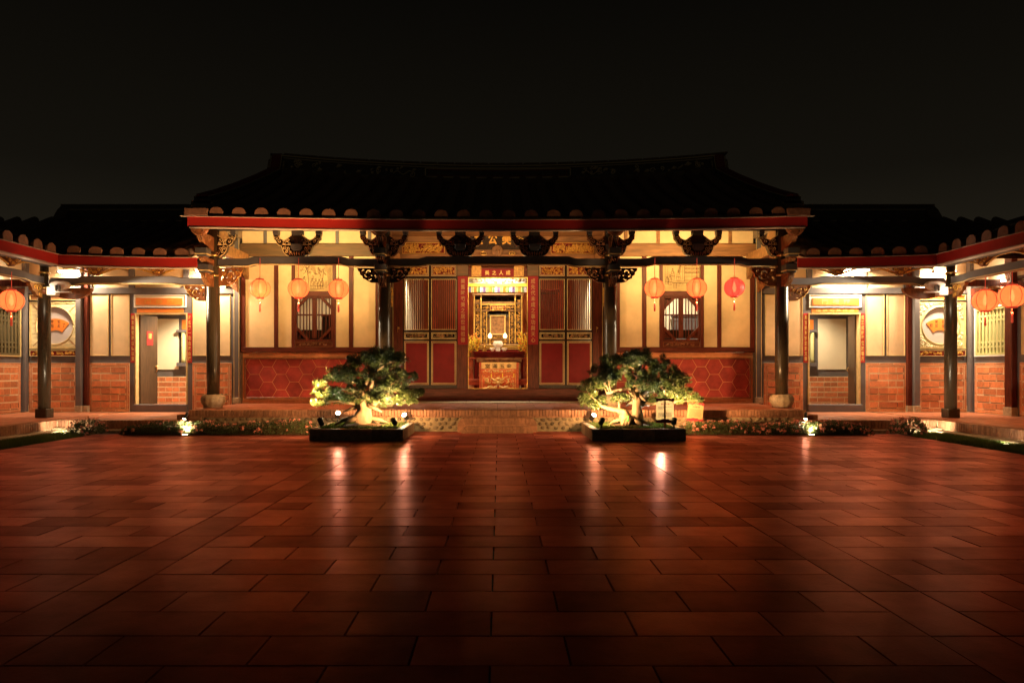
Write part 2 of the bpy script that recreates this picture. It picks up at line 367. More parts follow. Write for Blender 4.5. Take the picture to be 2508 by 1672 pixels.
_tc = [0]
def text_mesh(s, w, h, depth=.004, bold=.012):
    """lettering as a solid mesh fitted into w x h, facing -Y, centred on the origin"""
    c = bpy.data.curves.new('lettering', 'FONT'); c.body = s; c.size = 1; c.align_x = 'CENTER'; c.align_y = 'CENTER'; c.extrude = .02; c.offset = bold
    c.space_line = 1.12; c.resolution_u = 3
    o = bpy.data.objects.new('lettering', c); COL.objects.link(o); bpy.context.view_layer.update()
    me = bpy.data.meshes.new_from_object(o.evaluated_get(bpy.context.evaluated_depsgraph_get()))
    COL.objects.unlink(o); bpy.data.objects.remove(o); bpy.data.curves.remove(c)
    xs = [v.co.x for v in me.vertices]; ys = [v.co.y for v in me.vertices]
    if not xs: return me
    mx, my = (min(xs)+max(xs))/2, (min(ys)+max(ys))/2; sx, sy = w/max(1e-6, max(xs)-min(xs)), h/max(1e-6, max(ys)-min(ys))
    for v in me.vertices: v.co = ((v.co.x-mx)*sx, -v.co.z*(depth/.04)-depth/2, (v.co.y-my)*sy)
    me.name = 'lettering'
    return me
def lettering(s, parent, cx, y, cz, w, h, m='goldtext', rotz=0, depth=.004, bold=.012, rot=None):
    me = text_mesh(s, w, h, depth, bold); me.materials.clear(); me.materials.append(M[m])
    o = piece('lettering', me, parent, (cx, y, cz)); o.rotation_euler = rot or (0, 0, rotz)
    return o
def lamp(name, kind, parent, loc, power, col, target=None, size=.05, size_y=None, spot=60, blend=.5):
    l = bpy.data.lights.new(name, kind); l.energy = power; l.color = col
    if kind == 'AREA':
        l.size = size
        if size_y: l.shape = 'RECTANGLE'; l.size_y = size_y
    elif kind == 'SPOT':
        l.spot_size = math.radians(spot); l.spot_blend = blend; l.shadow_soft_size = size
    else: l.shadow_soft_size = size
    o = bpy.data.objects.new(name, l); link(o, parent, loc)
    if target is not None:
        o.rotation_euler = (Vector(target)-Vector(loc)).to_track_quat('-Z', 'Y').to_euler()
    return o
# ================================================================== THE SETTING
g = MB().box(-60, 60, -30, 90, -.4, -.03).build('ground', 'ground'); tag(g, kind='structure')
_pm = {}
def slab(w, d, h, m, nm, bev=0, gap=.010):
    k = (round(w, 3), round(d, 3), round(h, 3), m)
    if k not in _pm: _pm[k] = MB().box(-w/2+gap/2, w/2-gap/2, -d/2+gap/2, d/2-gap/2, -h, 0).mesh(nm, m, bevel=bev)
    return _pm[k]
RW, PL = 0.344, 0.6875
def lay(parent, x, y, w, d):
    if abs(x)-w/2 > y*0.70+1.0: return
    piece('paver', slab(w, d, .028, 'paver', 'paver'), parent, (x, y, rnd.uniform(-.0012, .0012)),
          (rnd.uniform(-.002, .002), rnd.uniform(-.0012, .0012), 0))
def field(parent, x0, k0=-3, k1=33, n=3, sgn=1, par=0):
    for k in range(k0, k1):
        y0 = 3.43+RW*k; y1 = min(y0+RW, 14.70); yc, d = (y0+y1)/2, y1-y0
        if d < .05: continue
        if (k+par) % 2 == 0:
            for i in range(n): lay(parent, sgn*(x0+(i+.5)*PL), yc, PL, d)
        else:
            lay(parent, sgn*(x0+PL/4), yc, PL/2, d)
            for i in range(n-1): lay(parent, sgn*(x0+(i+1)*PL), yc, PL, d)
            lay(parent, sgn*(x0+n*PL-PL/4), yc, PL/2, d)
def band(parent, x0, sgn, off=0.0):
    y = 3.43-4*PL/2-off
    while y < 14.5:
        d = min(PL, 14.70-y); lay(parent, sgn*(x0+RW/2), y+d/2, RW, d); y += PL
pv = struct('courtyard_paving')
for k in range(-3, 33):
    y0 = 3.43+RW*k; y1 = min(y0+RW, 14.70); yc, d = (y0+y1)/2, y1-y0
    if k % 2 == 0:
        for i in range(6): lay(pv, -3*PL+(i+.5)*PL, yc, PL, d)
    else:
        lay(pv, -3*PL+PL/4, yc, PL/2, d); lay(pv, 3*PL-PL/4, yc, PL/2, d)
        for i in range(5): lay(pv, -3*PL+(i+1)*PL, yc, PL, d)
for sgn in (-1, 1):
    sp = struct('side_paving')
    band(sp, 3*PL, sgn); field(sp, 3*PL+RW, sgn=sgn, par=(0 if sgn > 0 else 1))
    band(sp, 6*PL+RW, sgn, .3); field(sp, 6*PL+2*RW, n=3, sgn=sgn, par=1)
    ep = struct('edge_paving')
    band(ep, 9*PL+2*RW, sgn, .15)
    for k in range(6, 31):
        lay(ep, sgn*(9*PL+3*RW+.25), 3.43+RW*k+RW/2, .5, RW)

# ---- podium of the hall
def tiles(parent, x0, x1, y0, y1, z, s, nm='floor_tile'):
    nx, ny = max(1, round((x1-x0)/s)), max(1, round((y1-y0)/s)); w, d = (x1-x0)/nx, (y1-y0)/ny
    me = slab(w, d, .02, 'floor', nm, 0, .010)
    for i in range(nx):
        for j in range(ny): piece(nm, me, parent, (x0+(i+.5)*w, y0+(j+.5)*d, z+rnd.uniform(-.001, .001)))
pod = struct('hall_podium')
boxpart('core', 'cobblewall', pod, -6.19, 6.19, 14.80, 26, -.03, PZ-.16, 0)
boxpart('bed', 'floorgrout', pod, -6.19, 6.19, 14.93, 26, PZ-.16, PZ-.021, 0)
BW = .0645
sold = MB().box(-BW/2+.004, BW/2-.004, 0, .22, 0, .122).mesh('brick', 'edge_brick', bevel=.005)
n = int(12.44/BW)
for i in range(n):
    piece('brick', sold, pod, (-6.22+(i+.5)*12.44/n, 14.72+rnd.uniform(-.004, .004), PZ-.124), (0, 0, rnd.uniform(-.02, .02)))
stretch = MB().box(-.118, .118, 0, .2, 0, .026).mesh('brick', 'edge_brick', bevel=.003)
for i in range(50): piece('stretcher_brick', stretch, pod, (-6.22+.1244+i*12.44/50, 14.74, PZ-.154))
pier = MB().box(-.115, .115, 0, .1, 0, .064).mesh('brick', 'edge_brick', bevel=.005)
for s in (-1, 1):
    for j in range(4): piece('stretcher_brick', pier, pod, (s*6.10, 14.735, .002+j*.0685))
    boxpart('mortar_core', 'mortar', pod, s*5.99, s*6.21, 14.75, 14.9, -.03, PZ-.155, 0)
tiles(pod, -6.2, 6.2, 14.945, 17.55, PZ, .42)
boxpart('slab', 'stone', pod, -2.35, -.80, 17.6, 18.5, PZ-.02, PZ+.012)
boxpart('slab', 'stone', pod, -.785, .785, 17.6, 18.5, PZ-.02, PZ+.012)
boxpart('slab', 'stone', pod, .80, 2.35, 17.6, 18.5, PZ-.02, PZ+.012)
cob = []
for q in range(5):
    b = MB(); R = random.Random(q); a, c = R.uniform(.036, .056), R.uniform(.028, .04); n1, n2 = 10, 4
    vs = [(0, -.035, 0)]; fs = []
    for i in range(1, n2+1):
        for k in range(n1):
            t = 2*PI*k/n1; f = math.sin(i/n2*PI/2); w = 1+.12*math.sin(2*t+q)
            vs.append((a*f*w*math.cos(t), -.035*math.cos(i/n2*PI/2), c*f*w*math.sin(t)))
    for k in range(n1): fs.append((0, 1+k, 1+(k+1) % n1))
    for i in range(n2-1):
        for k in range(n1): fs.append((1+i*n1+k, 1+(i+1)*n1+k, 1+(i+1)*n1+(k+1) % n1, 1+i*n1+(k+1) % n1))
    b.smooth = True; b.add(vs, fs); cob.append(b.mesh('stone', 'cobble'))
x = -5.9
while x < 5.9:
    rows = (.235, .15, .065) if abs(x) < 3.5 else (.235, .16)
    for r, zz in enumerate(rows):
        xx = x+(.07 if r % 2 else 0)+rnd.uniform(-.025, .025)
        if abs(xx) < .72 and zz < .3: continue
        piece('stone', rnd.choice(cob), pod, (xx, 14.801, zz+rnd.uniform(-.015, .015)), (0, rnd.uniform(-.6, .6), 0))
    x += .145
# ---- the two brick steps with rounded ends
stp = struct('entrance_steps')
for hw, y0, y1, z0, z1, R in ((.78, 14.48, 14.80, -.02, .285, .16), (.69, 14.25, 14.48, -.02, .125, .115)):
    poly = [(-hw, z0), (hw, z0), (hw, z1-R)]+[(hw-R+R*math.cos(a), z1-R+R*math.sin(a)) for a in [PI/2*i/6 for i in range(1, 7)]]
    poly += [(-hw+R-R*math.sin(a), z1-R+R*math.cos(a)) for a in [PI/2*i/6 for i in range(0, 7)]]
    part('core', 'edge_brick', stp, lambda b: b.prism(poly, 'y', y0+.012, y1))
    hb = min(.12, z1-.01); k = int((2*hw-2*R)/.066); w = (2*hw-2*R)/k
    me = MB().box(-w/2+.003, w/2-.003, 0, .16, -hb, .006).mesh('brick', 'edge_brick', bevel=.005)
    for i in range(k): piece('brick', me, stp, (-hw+R+(i+.5)*w, y0+rnd.uniform(-.003, .003), z1))
    for s in (-1, 1):
        for i in range(4):
            a = (i+.5)/4*PI/2; c = (s*(hw-R), z1-R)
            wd = MB().prism([(-.01, R*.25), (.01, R*.25), (.024+R*.05, R+.006), (-.024-R*.05, R+.006)], 'y', 0, .16).mesh('brick', 'edge_brick', bevel=.003)
            piece('brick', wd, stp, (c[0], y0, c[1]), (0, s*a, 0))
    boxpart('base_course', 'edge_brick', stp, -hw-.01, hw+.01, y0+.006, y0+.1, -.02, max(.01, z1-hb-.012))
# ---- wing podiums
for s in (-1, 1):
    wp = struct('wing_podium')
    boxpart('core', 'mortar', wp, s*6.20, s*11.6, 14.84, 17.9, -.03, WZ-.021, 0)
    boxpart('core', 'mortar', wp, s*8.95, s*11.6, 8, 14.83, -.03, WZ-.021, 0)
    boxpart('kerb', 'stone', wp, s*6.3, s*8.73, 14.60, 14.80, -.03, .035)
    boxpart('kerb', 'stone', wp, s*8.66, s*8.90, 8, 14.60, -.03, .035)
    boxpart('kerb', 'stone', wp, s*8.73, s*8.90, 14.601, 14.80, -.03, .075)
    boxpart('gravel_strip', 'soil', wp, s*8.5, s*8.655, 8, 14.599, -.03, .004, 0)
    w = 2.66/38; me = MB().box(-w/2+.004, w/2-.004, 0, .2, 0, .175).mesh('brick', 'edge_brick', bevel=.005)
    for i in range(38): piece('brick', me, wp, (s*(6.24+(i+.5)*w), 14.80+rnd.uniform(-.003, .003), WZ-.176))
    for i in range(58):
        piece('brick', me, wp, (s*(8.91+rnd.uniform(-.003, .003)), 14.79-(i+.5)*w, WZ-.176), (0, 0, -s*PI/2))
    tiles(wp, min(s*6.24, s*8.95), max(s*6.24, s*8.95), 15.02, 17.6, WZ, .45)
    tiles(wp, min(s*9.13, s*11.35), max(s*9.13, s*11.35), 10.5, 17.6, WZ, .45)
    boxpart('side_step', 'edge_brick', wp, s*6.225, s*6.52, 14.86, 15.3, WZ, WZ+.105, .006)
# ================================================================== THE MAIN HALL
hall = thing('main_hall', (0, YW, PZ), 'broad main hall with black tiled roof, red eave board and open altar doorway', 'hall')
def A(px): return -X(px, YW)
def bean(cx, cz, R, a0, a1, t, n=7):
    o = [(cx+(R+t)*math.cos(a0+(a1-a0)*i/n), cz+(R+t)*math.sin(a0+(a1-a0)*i/n)) for i in range(n+1)]
    i_ = [(cx+(R-t)*math.cos(a1+(a0-a1)*i/n), cz+(R-t)*math.sin(a1+(a0-a1)*i/n)) for i in range(n+1)]
    return o+i_
def pxpoly(pts, cx, s, Y): return [(cx + s*dx/FPX*Y, Z(py, Y)) for dx, py in pts]

# ---- lion-bench bracket (a scalloped carved board with three bearing blocks)
LH = [(0,628),(20,628),(27,625),(33,618),(36,610),(38,603),(44,602),(49,597),(52,590),(56,587),(57,581),(57,578),(58,578),(58,566),(47,566),(47,577),(45,581),(42,585),(36,588),(31,590),(27,588),(22,584),(18,581),(14,578),(13,578),(13,566),(0,566)]
def lion(parent, cx, half=0, y=15.58):
    k = y/FPX
    R = [(cx+dx*k, Z(py, y)) for dx, py in LH]; Lf = [(cx-dx*k, Z(py, y)) for dx, py in LH]
    poly = (R if half > 0 else (Lf if half < 0 else R[:-1]+[(cx, Z(566, y))]+Lf[::-1][1:-1]))
    if half == 0: poly = R + Lf[::-1][1:-1]
    br = part('lion_bracket', 'lacquer', parent, lambda b: b.prism(poly, 'y', y-.07, y+.06))
    e = MB()
    for sg in ((1, -1) if half == 0 else (half,)):
        pts = [(cx+sg*dx*k, y-.072, Z(py, y)) for dx, py in LH[1:13]]; e.tube(pts, .010, 5)
        pts = [(cx+sg*dx*k, y-.072, Z(py, y)) for dx, py in LH[15:25]]; e.tube(pts, .008, 5)
        pts = [(cx+sg*dx*k, y-.075, Z(601-.02*dx, y)) for dx in (14, 22, 30, 37)]; e.tube(pts, .008, 5)
        for (dx, py, r, a, c) in ((50,585,5,0,1),(42,592,5.5,2,-1),(32,596,5.5,1,1),(23,591,5,3,-1),(31,608,5,2,1),(22,610,5.5,0,-1),(26,618,4,1,1),(17,619,3.5,4,-1),(18,598,4,5,1)):
            e.tube([(u, y-.078, w) for u, w in spiral(cx+sg*dx*k, Z(py, y), r*k, 1.25, a if sg > 0 else PI-a, c*sg, 12)], .0085, 5)
    e.build('scrollwork', 'goldline' if abs(cx) > 3.5 else 'carve', br)  # lamplight put into the colour: scrolls bright on outer brackets, brown on inner
    b = MB()
    for dx in ((-52, 0, 52) if half == 0 else (half*52,)):
        w = 6.5 if dx else 13
        b = MB(); b.box(cx+(dx-w)*k, cx+(dx+w)*k, y-.10, y+.08, Z(574, y), Z(564.5, y)); b.box(cx+(dx-w*.8)*k, cx+(dx+w*.8)*k, y-.085, y+.07, Z(578, y), Z(574, y)+.001); b.build('bearing_block', 'greybeam', br, bevel=.006)
    if half == 0:
        b = MB(); b.box(cx-13*k, cx+13*k, y-.15, y-.06, Z(611, y), Z(600, y)); b.box(cx-10*k, cx+10*k, y-.13, y-.06, Z(615, y), Z(611, y)+.001); b.build('beam_nose', 'greybeam', br, bevel=.006)
    p = MB()
    for i in range(-3 if half <= 0 else 0, 4 if half >= 0 else 1):
        p.tube([(cx+i*5.4*k, y-.08, Z(626, y)), (cx+i*6*k, y-.10, Z(621, y)), (cx+i*6.6*k, y-.08, Z(617, y))], [.006, .017, .004], 5)
    p.build('lotus_petals', 'carve', br)
    return br
# ---- pierced corner bracket below a beam
QO = [(0,656.5),(50,656.5),(48.5,663),(44,667),(43.5,673),(38,676),(36,682),(30,684),(25,688),(16,692),(0,692.5)]
def pierced(parent, xe, s, m='lacquer', y=15.57, dz=0.0, sc=1.0):
    k = y/FPX*sc; f = lambda dx, py: (xe+s*dx*k, Z(656.5, y)-(py-656.5)*k-dz)
    out = [f(*p) for p in QO]
    hs = []
    for dx, py, R, a0, a1, t in ((24,668,5.5,-.3,2.9,1.9),(22,681,5,3.4,5.2,1.7),(31,679,2.5,.5,3.2,1.5),(8,663,2.6,.2,3.0,1.7),(8,678,3.2,1.2,4.6,1.9),(37,664,3,-.4,2.6,1.6),(34.5,672,2.2,2.6,5.2,1.3),(15.5,673,2.2,4,6.2,1.3)):
        h = bean(0, 0, R, a0, a1, t, 6); hs.append([f(dx+u, py-w) for u, w in h])
    b = MB().plate(out, hs, 'y', y-.035, y+.035)
    o = b.build('corner_bracket', m, parent)
    e = MB(); e.tube([(u, y-.036, w) for u, w in out[1:]], .007, 5)
    scrolls(e, [(f(24, 672)[0], f(24, 672)[1], 8*k, 1.0, s, s), (f(10, 668)[0], f(10, 668)[1], 4*k, 1.2, 1, -s), (f(38, 667)[0], f(38, 667)[1], 4.5*k, 1.1, 0, s)], y-.037, .006)
    e.build('scrollwork', 'carve' if m == 'lacquer' else 'gilt', o)
    return o
# ---- tiered arms reaching out from a column to carry the eave
def arm_stack(parent, xc):
    w = .062; y0 = 15.47
    def blk(y, za, zb, ww=.12, d=.13):
        o = part('bearing_block', 'greybeam', parent, lambda b: (b.box(xc-ww, xc+ww, y-d, y+d, za+.045, zb), b.box(xc-ww*.82, xc+ww*.82, y-d*.82, y+d*.82, za, za+.046)), .008)
        part('trim', 'goldline', o, lambda b: b.box(xc-ww-.006, xc+ww+.006, y-d-.006, y+d+.006, za+.04, za+.058))
    T = [(y0, 2.99, 15.05, 3.24, 15.20), (y0, 3.42, 14.95, 3.56, 15.1), (y0, 3.74, 14.86, 4.04, 15.0)]
    for (ya, za, yb, zb, ym) in T:
        poly = [(ya, zb), (ya, za)]+[(ya-(ya-yb)*math.sin(a)**1.0*t, za+(zb-za)*(1-math.cos(a))) for a, t in [(PI/2*i/6, 1) for i in range(1, 7)]]
        poly = [(p[0]+(.012 if i % 2 else 0), p[1]) for i, p in enumerate(poly)]
        o = part('bracket_arm', 'carve', parent, lambda b: b.prism(poly, 'x', xc-w, xc+w))
        e = MB()
        for sg in (-1, 1):
            scrolls(e, [((ya*.62+yb*.38), za*.3+zb*.7, (zb-za)*.28, 1.2, 0, 1), ((ya*.3+yb*.7), za*.15+zb*.85, (zb-za)*.16, 1.2, 2, -1)], xc+sg*w, .009, 'x')
        for q in (-.035, 0, .035):
            e.tube([(xc+q, p[0]-.004, p[1]) for p in poly[2:]], .012, 5)
        e.build('scrollwork', 'lacquer' if abs(xc) < 3 else 'carve_light', o)
    blk(15.16, 3.24, 3.42); blk(15.05, 3.56, 3.74)
    b = MB()                                                        # leaf capital under the eave
    for sg in (-1, 1):
        pts = [(xc, 14.93, 3.98), (xc+sg*.07, 14.9, 4.02), (xc+sg*.14, 14.88, 4.08), (xc+sg*.19, 14.87, 4.15)]
        b.tube(pts, [.03, .05, .045, .02], 6)
        b.tube([(p[0], p[1]-.05, p[2]+.02) for p in pts], .012, 5)
        scrolls(b, [(xc+sg*.09, 4.09, .035, 1.2, 0, sg)], 14.83, .01)
    b.box(xc-.05, xc+.05, 14.82, 14.95, 3.98, 4.10)
    b.build('leaf_capital', 'carve', parent)

COLX = (-6.06, -2.41, 2.41, 6.06)
for xc in COLX:
    c = part('column', 'column', hall, lambda b: b.lathe([(.128, 0), (.138, .6), (.14, 1.6), (.134, 2.6), (.125, 3.6)], xc, YC, 24, PZ+.285))
    st = MB(); st.smooth = True
    st.lathe([(.20, 0), (.195, .05), (.205, .055), (.235, .09), (.252, .15), (.245, .215), (.215, .262), (.17, .285), (.05, .287)], xc, YC, 48, PZ, flute=.06, nf=12)
    st.build('drum_base', 'stone', hall)
    for py in (626.5, 675):
        part('brass_band', 'brass', hall, lambda b: b.lathe([(.13, -.022), (.146, -.02), (.146, .02), (.13, .022)], xc, YC, 24, Z(py, YC)))
    arm_stack(hall, xc)
    lion(hall, xc, 0 if abs(xc) < 3 else (1 if xc < 0 else -1))
    tb = boxpart('tie_beam', 'carve_light', hall, xc-.06, xc+.06, YC+.13, YW+.02, 3.78, 4.02)
    b = MB(); b2 = MB(); b3 = MB()
    b.prism([(YC+.12, 3.78), (YC+.6, 3.78), (YC+.52, 3.71), (YC+.4, 3.69), (YC+.3, 3.6), (YC+.12, 3.55)], 'x', xc-.05, xc+.05)
    b2.prism([(YC+.12, 4.02), (YC+1.1, 4.02), (YC+.98, 4.12), (YC+.8, 4.14), (YC+.7, 4.26), (YC+.45, 4.33), (YC+.12, 4.36)], 'x', xc-.05, xc+.05)
    b3.prism([(YW, 3.78), (YW-.5, 3.78), (YW-.4, 3.70), (YW-.22, 3.66), (YW-.12, 3.5), (YW, 3.42)], 'x', xc-.05, xc+.05)
    for q in (b, b2, b3): q.build('tie_bracket', 'carve_light', hall)
for xc in (X(729.6, YC), X(1128, YC), -X(1128, YC), -X(729.6, YC)): lion(hall, xc)

# ---- moon beams between the columns
def moon_beam(xa, xb, m, tip=.62):
    L = xb-xa; za, zb = Z(653, YC), Z(634.5, YC); zc, zd = Z(648.5, YC), Z(629, YC)
    t1, t2 = tip, tip+.16
    lo = [(xa, za), (xa+t1, za), (xa+t1+.05, za+.005), (xa+t2, zc-.004), (xa+t2+.06, zc), (xb-t2-.06, zc), (xb-t2, zc-.004), (xb-t1-.05, za+.005), (xb-t1, za), (xb, za)]
    up = [(xb, zb), (xb-t1, zb), (xb-t2, zd), (xa+t2, zd), (xa+t1, zb), (xa, zb)]
    o = part('moon_beam', m, hall, lambda b: b.prism(lo+up, 'y', YC-.085, YC+.085), .008)
    e = MB(); e.tube([(u, YC-.088, w-.002) for u, w in lo], .0135, 6); e.build('beam_edge', 'goldline', o)
    return o
moon_beam(COLX[0]+.12, COLX[1]-.12, 'greybeam'); moon_beam(COLX[1]+.12, COLX[2]-.12, 'greybeam'); moon_beam(COLX[2]+.12, COLX[3]-.12, 'greybeam')
for xc, s in ((COLX[1]-.13, -1), (COLX[1]+.13, 1), (COLX[2]-.13, -1), (COLX[2]+.13, 1)): pierced(hall, xc, s)
for s in (-1, 1):
    pierced(hall, s*(6.06-.13), -s, 'carve', sc=1.22)
    b = MB()                                                        # second carved bracket against the wall post
    xo = s*A(585.5)
    b.prism([(xo, Z(684, YW)), (xo+s*.44, Z(684, YW)), (xo+s*.42, Z(697, YW)), (xo+s*.2, Z(699, YW)), (xo+s*.1, Z(709, YW)), (xo, Z(716, YW))], 'y', YW-.12, YW-.05)
    relief(b, xo, xo+s*.4, Z(698, YW), Z(685, YW), YW-.12, 5, .09, .02, 1.5)
    b.build('wall_bracket', 'carve', hall)
# ---- side bays: panels, posts, octagonal window, painted panel and hexagon tiling
def side_bay(s):
    y0, y1 = YW, YW+.12
    bx = lambda nm, m, pa, pb, qa, qb, ya=0.0, yb=.12, bev=.005: boxpart(nm, m, hall, s*A(pa), s*A(pb), YW+ya, YW+yb, Z(qb, YW), Z(qa, YW), bev)
    boxpart('corner_post', 'grey', hall, s*A(574), s*A(588.6), YW-.06, YW+.12, PZ+.14, Z(570, YW))
    boxpart('post_base', 'stone', hall, s*A(572.5), s*A(590), YW-.08, YW+.12, PZ, PZ+.139, .008)
    for px in (575.2, 587.4): part('gold_line', 'goldline', hall, lambda b: b.box(s*A(px)-.007, s*A(px)+.007, YW-.064, YW-.058, PZ+.14, Z(575, YW)))
    for pa, pb in ((590.5, 601.5), (672, 682), (714.7, 722.6), (815, 823), (855, 865.5), (920, 936)):
        bx('post', 'redwood', pa, pb, 628, 850, -.035)
    for pa, pb in ((601.5, 672), (682, 714.7), (823, 855), (865.5, 920)):
        bx('plaster_panel', 'plaster', pa, pb, 628, 850, .0, .10, 0)
    bx('rail', 'redwood_h', 590.5, 936, 850, 862.5, -.04)
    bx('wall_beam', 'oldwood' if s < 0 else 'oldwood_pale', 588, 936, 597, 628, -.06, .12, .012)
    bx('upper_plaster', 'plaster', 574, 940, 520, 597, .0, .10, 0)
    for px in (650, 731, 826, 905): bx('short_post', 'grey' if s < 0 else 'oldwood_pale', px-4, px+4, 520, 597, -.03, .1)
    # painted panel above the window
    pp = bx('painted_panel', 'papercream', 722.6, 815, 628, 713, .01, .10, 0)
    inkm = MB(); R = random.Random(3 if s < 0 else 11)
    def P(u, w): return (s*A(722.6+u*92.4), YW+.005, Z(711-w*62, YW))
    def ln(pts, r=.004): inkm.tube([P(u, w) for u, w in pts], r, 4)
    def figure(u, w, h):
        ln([(u+.018*math.cos(t), w+h*.86+.04*math.sin(t)) for t in [2*PI*i/8 for i in range(9)]], .004)
        ln([(u-.012, w+h*.93), (u, w+h), (u+.014, w+h*.93)], .008)
        ln([(u-.03, w+h*.75), (u-.05, w+.25*h), (u-.045, w), (u+.045, w), (u+.05, w+.25*h), (u+.03, w+h*.75), (u-.03, w+h*.75)])
        ln([(u-.03, w+h*.7), (u+.01, w+h*.45), (u+.04, w+h*.55)]); ln([(u, w+h*.4), (u-.01, w+.02)]); ln([(u-.045, w+h*.3), (u+.045, w+h*.33)], .006)
    if s < 0:
        for u in (.04, .09): ln([(u, .1+.8*R.random()*.3), (u, .95)], .002)
        for i in range(10): ln([(.055, .9-i*.06), (.07, .885-i*.06)], .005)
        for cu, cw, n in ((.34, .8, 26), (.74, .72, 20), (.24, .88, 10), (.6, .62, 8)):
            for i in range(n):
                a, b_ = cu+R.uniform(-.12, .12), cw+R.uniform(-.17, .17)
                ln([(a+.025*math.cos(t), b_+.04*math.sin(t)) for t in [R.uniform(0, 3)+k*.8 for k in range(5)]], .0035)
        ln([(.34, .1), (.36, .4), (.32, .8)], .006); ln([(.74, .1), (.73, .4), (.75, .75)], .006)
        for u, h in ((.24, .5), (.45, .42), (.55, .40), (.64, .38), (.72, .42)): figure(u, .06, h)
        for k in range(6): ln([(.42+.02*k, 1.0), (.47+.015*k, .75), (.52+.01*k, .62)], .0025); ln([(.8+.03*k, 1.0), (.86+.02*k, .6), (.9+.014*k, .05)], .0025)
        for k in range(4): ln([(.78, .12+.08*k), (.88, .12+.08*k)], .004)
        ln([(.82, .12), (.82, .36)]); ln([(.02, .03), (.98, .03)], .003)
    else:
        for i in range(5): ln([(.0+.02, .97-i*.14), (.42, .97-i*.14)], .004)
        for j in range(2): ln([(.02+.2*j, .97), (.02+.2*j, .32)], .005)
        for i in range(2):
            for k in range(11): ln([(.04+k*.035, .70+i*.14), (.045+k*.035, .77+i*.14)], .006)
        ln([(.42, .97), (.42, .35)], .005); ln([(.47, 1), (.47, .42)], .003)
        ln([(.03, .30), (.30, .36), (.72, .36), (.74, .30), (.30, .30)], .006)
        for u in (.30, .36, .70, .64): ln([(u, .30), (u, .08)], .006)
        ln([(.06, .16), (.12, .04), (.2, .05), (.24, .14), (.06, .18)], .006)
        figure(.58, .40, .40); figure(.73, .42, .45); figure(.80, .22, .40); figure(.88, .25, .3)
        for k in range(6): ln([(.5+.01*k, 1), (.52+.012*k, .82), (.50+.02*k, .7)], .0025)
        for i in range(7): ln([(.86, .95-i*.07), (.875, .93-i*.07)], .006); ln([(.92, .95-i*.07), (.935, .93-i*.07)], .006)
        for i in range(14):
            a, b_ = .3+R.uniform(-.05, .35), .2+R.uniform(-.03, .1); ln([(a, b_), (a+.03, b_+.02), (a+.05, b_-.01)], .003)
    inkm.build('ink_drawing', 'sepia', pp)
    # window
    wn = MB().frame(s*A(722.6), s*A(815), Z(836, YW), Z(726, YW), YW-.01, YW+.09, .045).build('octagon_window', 'redwood', hall, bevel=.004)
    boxpart('lintel', 'redwood_h', wn, s*A(722.6), s*A(815), YW-.03, YW+.10, Z(726, YW)+.001, Z(713, YW))
    xa, xb, za, zb = s*A(722.6), s*A(815), Z(828, YW), Z(726, YW)-.03
    lo, hi = min(xa, xb)+.03, max(xa, xb)-.03; c = .25
    for sx in (0, 1):
        for sz in (0, 1):
            cx = lo if sx == 0 else hi; cz = za if sz == 0 else zb; dx = 1 if sx == 0 else -1; dz = 1 if sz == 0 else -1
            part('corner_brace', 'redwood', wn, lambda b: b.bar((cx-dx*.03, YW+.03, cz+dz*(c+.03)), (cx+dx*(c+.03), YW+.03, cz-dz*.03), .062, .07, (0, 1, 0)))
            if s > 0: part('corner_fill', 'redwood', wn, lambda b: b.prism([(cx, cz), (cx+dx*c, cz), (cx, cz+dz*c)], 'y', YW+.05, YW+.07))
    boxpart('mullion', 'redwood', wn, s*A(763.5), s*A(775), YW+.03, YW+.075, za, zb)
    for px in (733.7, 742.3, 750, 757, 780, 787.6, 797.3, 805.7): boxpart('window_bar', 'redwood', wn, s*A(px)-.0095, s*A(px)+.0095, YW+.035, YW+.065, za, zb, 0)
    boxpart('cross_bar', 'redwood', wn, lo, hi, YW+.028, YW+.062, Z(772.5, YW), Z(769, YW), 0)
    boxpart('shutter_board', 'darkwood', wn, lo, hi, YW+.09, YW+.11, za, Z(807, YW), 0)
    cs = bx('carved_strip', 'redwood_h', 722.6, 815, 836.3, 850, -.005, .08)
    e = MB(); e.frame(s*A(723.6), s*A(814), Z(849, YW), Z(837.5, YW), YW-.014, YW-.004, .012)
    relief(e, s*A(727), s*A(811), Z(847.5, YW), Z(839, YW), YW-.004, 9, .07, .018, 1.4); e.build('carving', 'carve', cs)
    # hexagon tile dado with brick borders
    hp = bx('hexagon_panel', 'hexgrout', 588.7, 942, 863, 987.4, .02, .12, 0)
    BH, BL = .038, .325
    bm_ = MB().box(-BL/2+.004, BL/2-.004, 0, .05, -BH/2+.007, BH/2-.007).mesh('border_brick', 'brick')
    x0, x1 = min(s*A(590), s*A(942)), max(s*A(590), s*A(942)); 
    for j, pz in enumerate((865.2, 869.3, 873.4, 978, 982, 985.6)):
        nb = int((x1-x0-.02)/BL); off = BL/2 if j % 2 else 0
        for i in range(nb+1):
            xx = x0+.02+off+(i+.5)*BL
            if xx+BL/2 > x1+.02: continue
            piece('border_brick', bm_, hp, (xx, YW+.012+rnd.uniform(-.002, .002), Z(pz, YW)))
    bv = MB().box(-BH/2+.007, BH/2-.007, 0, .05, -BL/2+.006, BL/2-.006).mesh('border_brick', 'brick')
    for px in (591.5, 595.6):
        for i in range(3): piece('border_brick', bv, hp, (s*A(px), YW+.012, Z(974, YW)+.05+(i+.5)*BL-(.05 if px > 593 else 0)))
    part('panel_moulding', 'carve', hp, lambda b: b.frame(s*A(598.6), s*A(941), Z(975.5, YW), Z(876, YW), YW-.012, YW+.03, .03), .006)
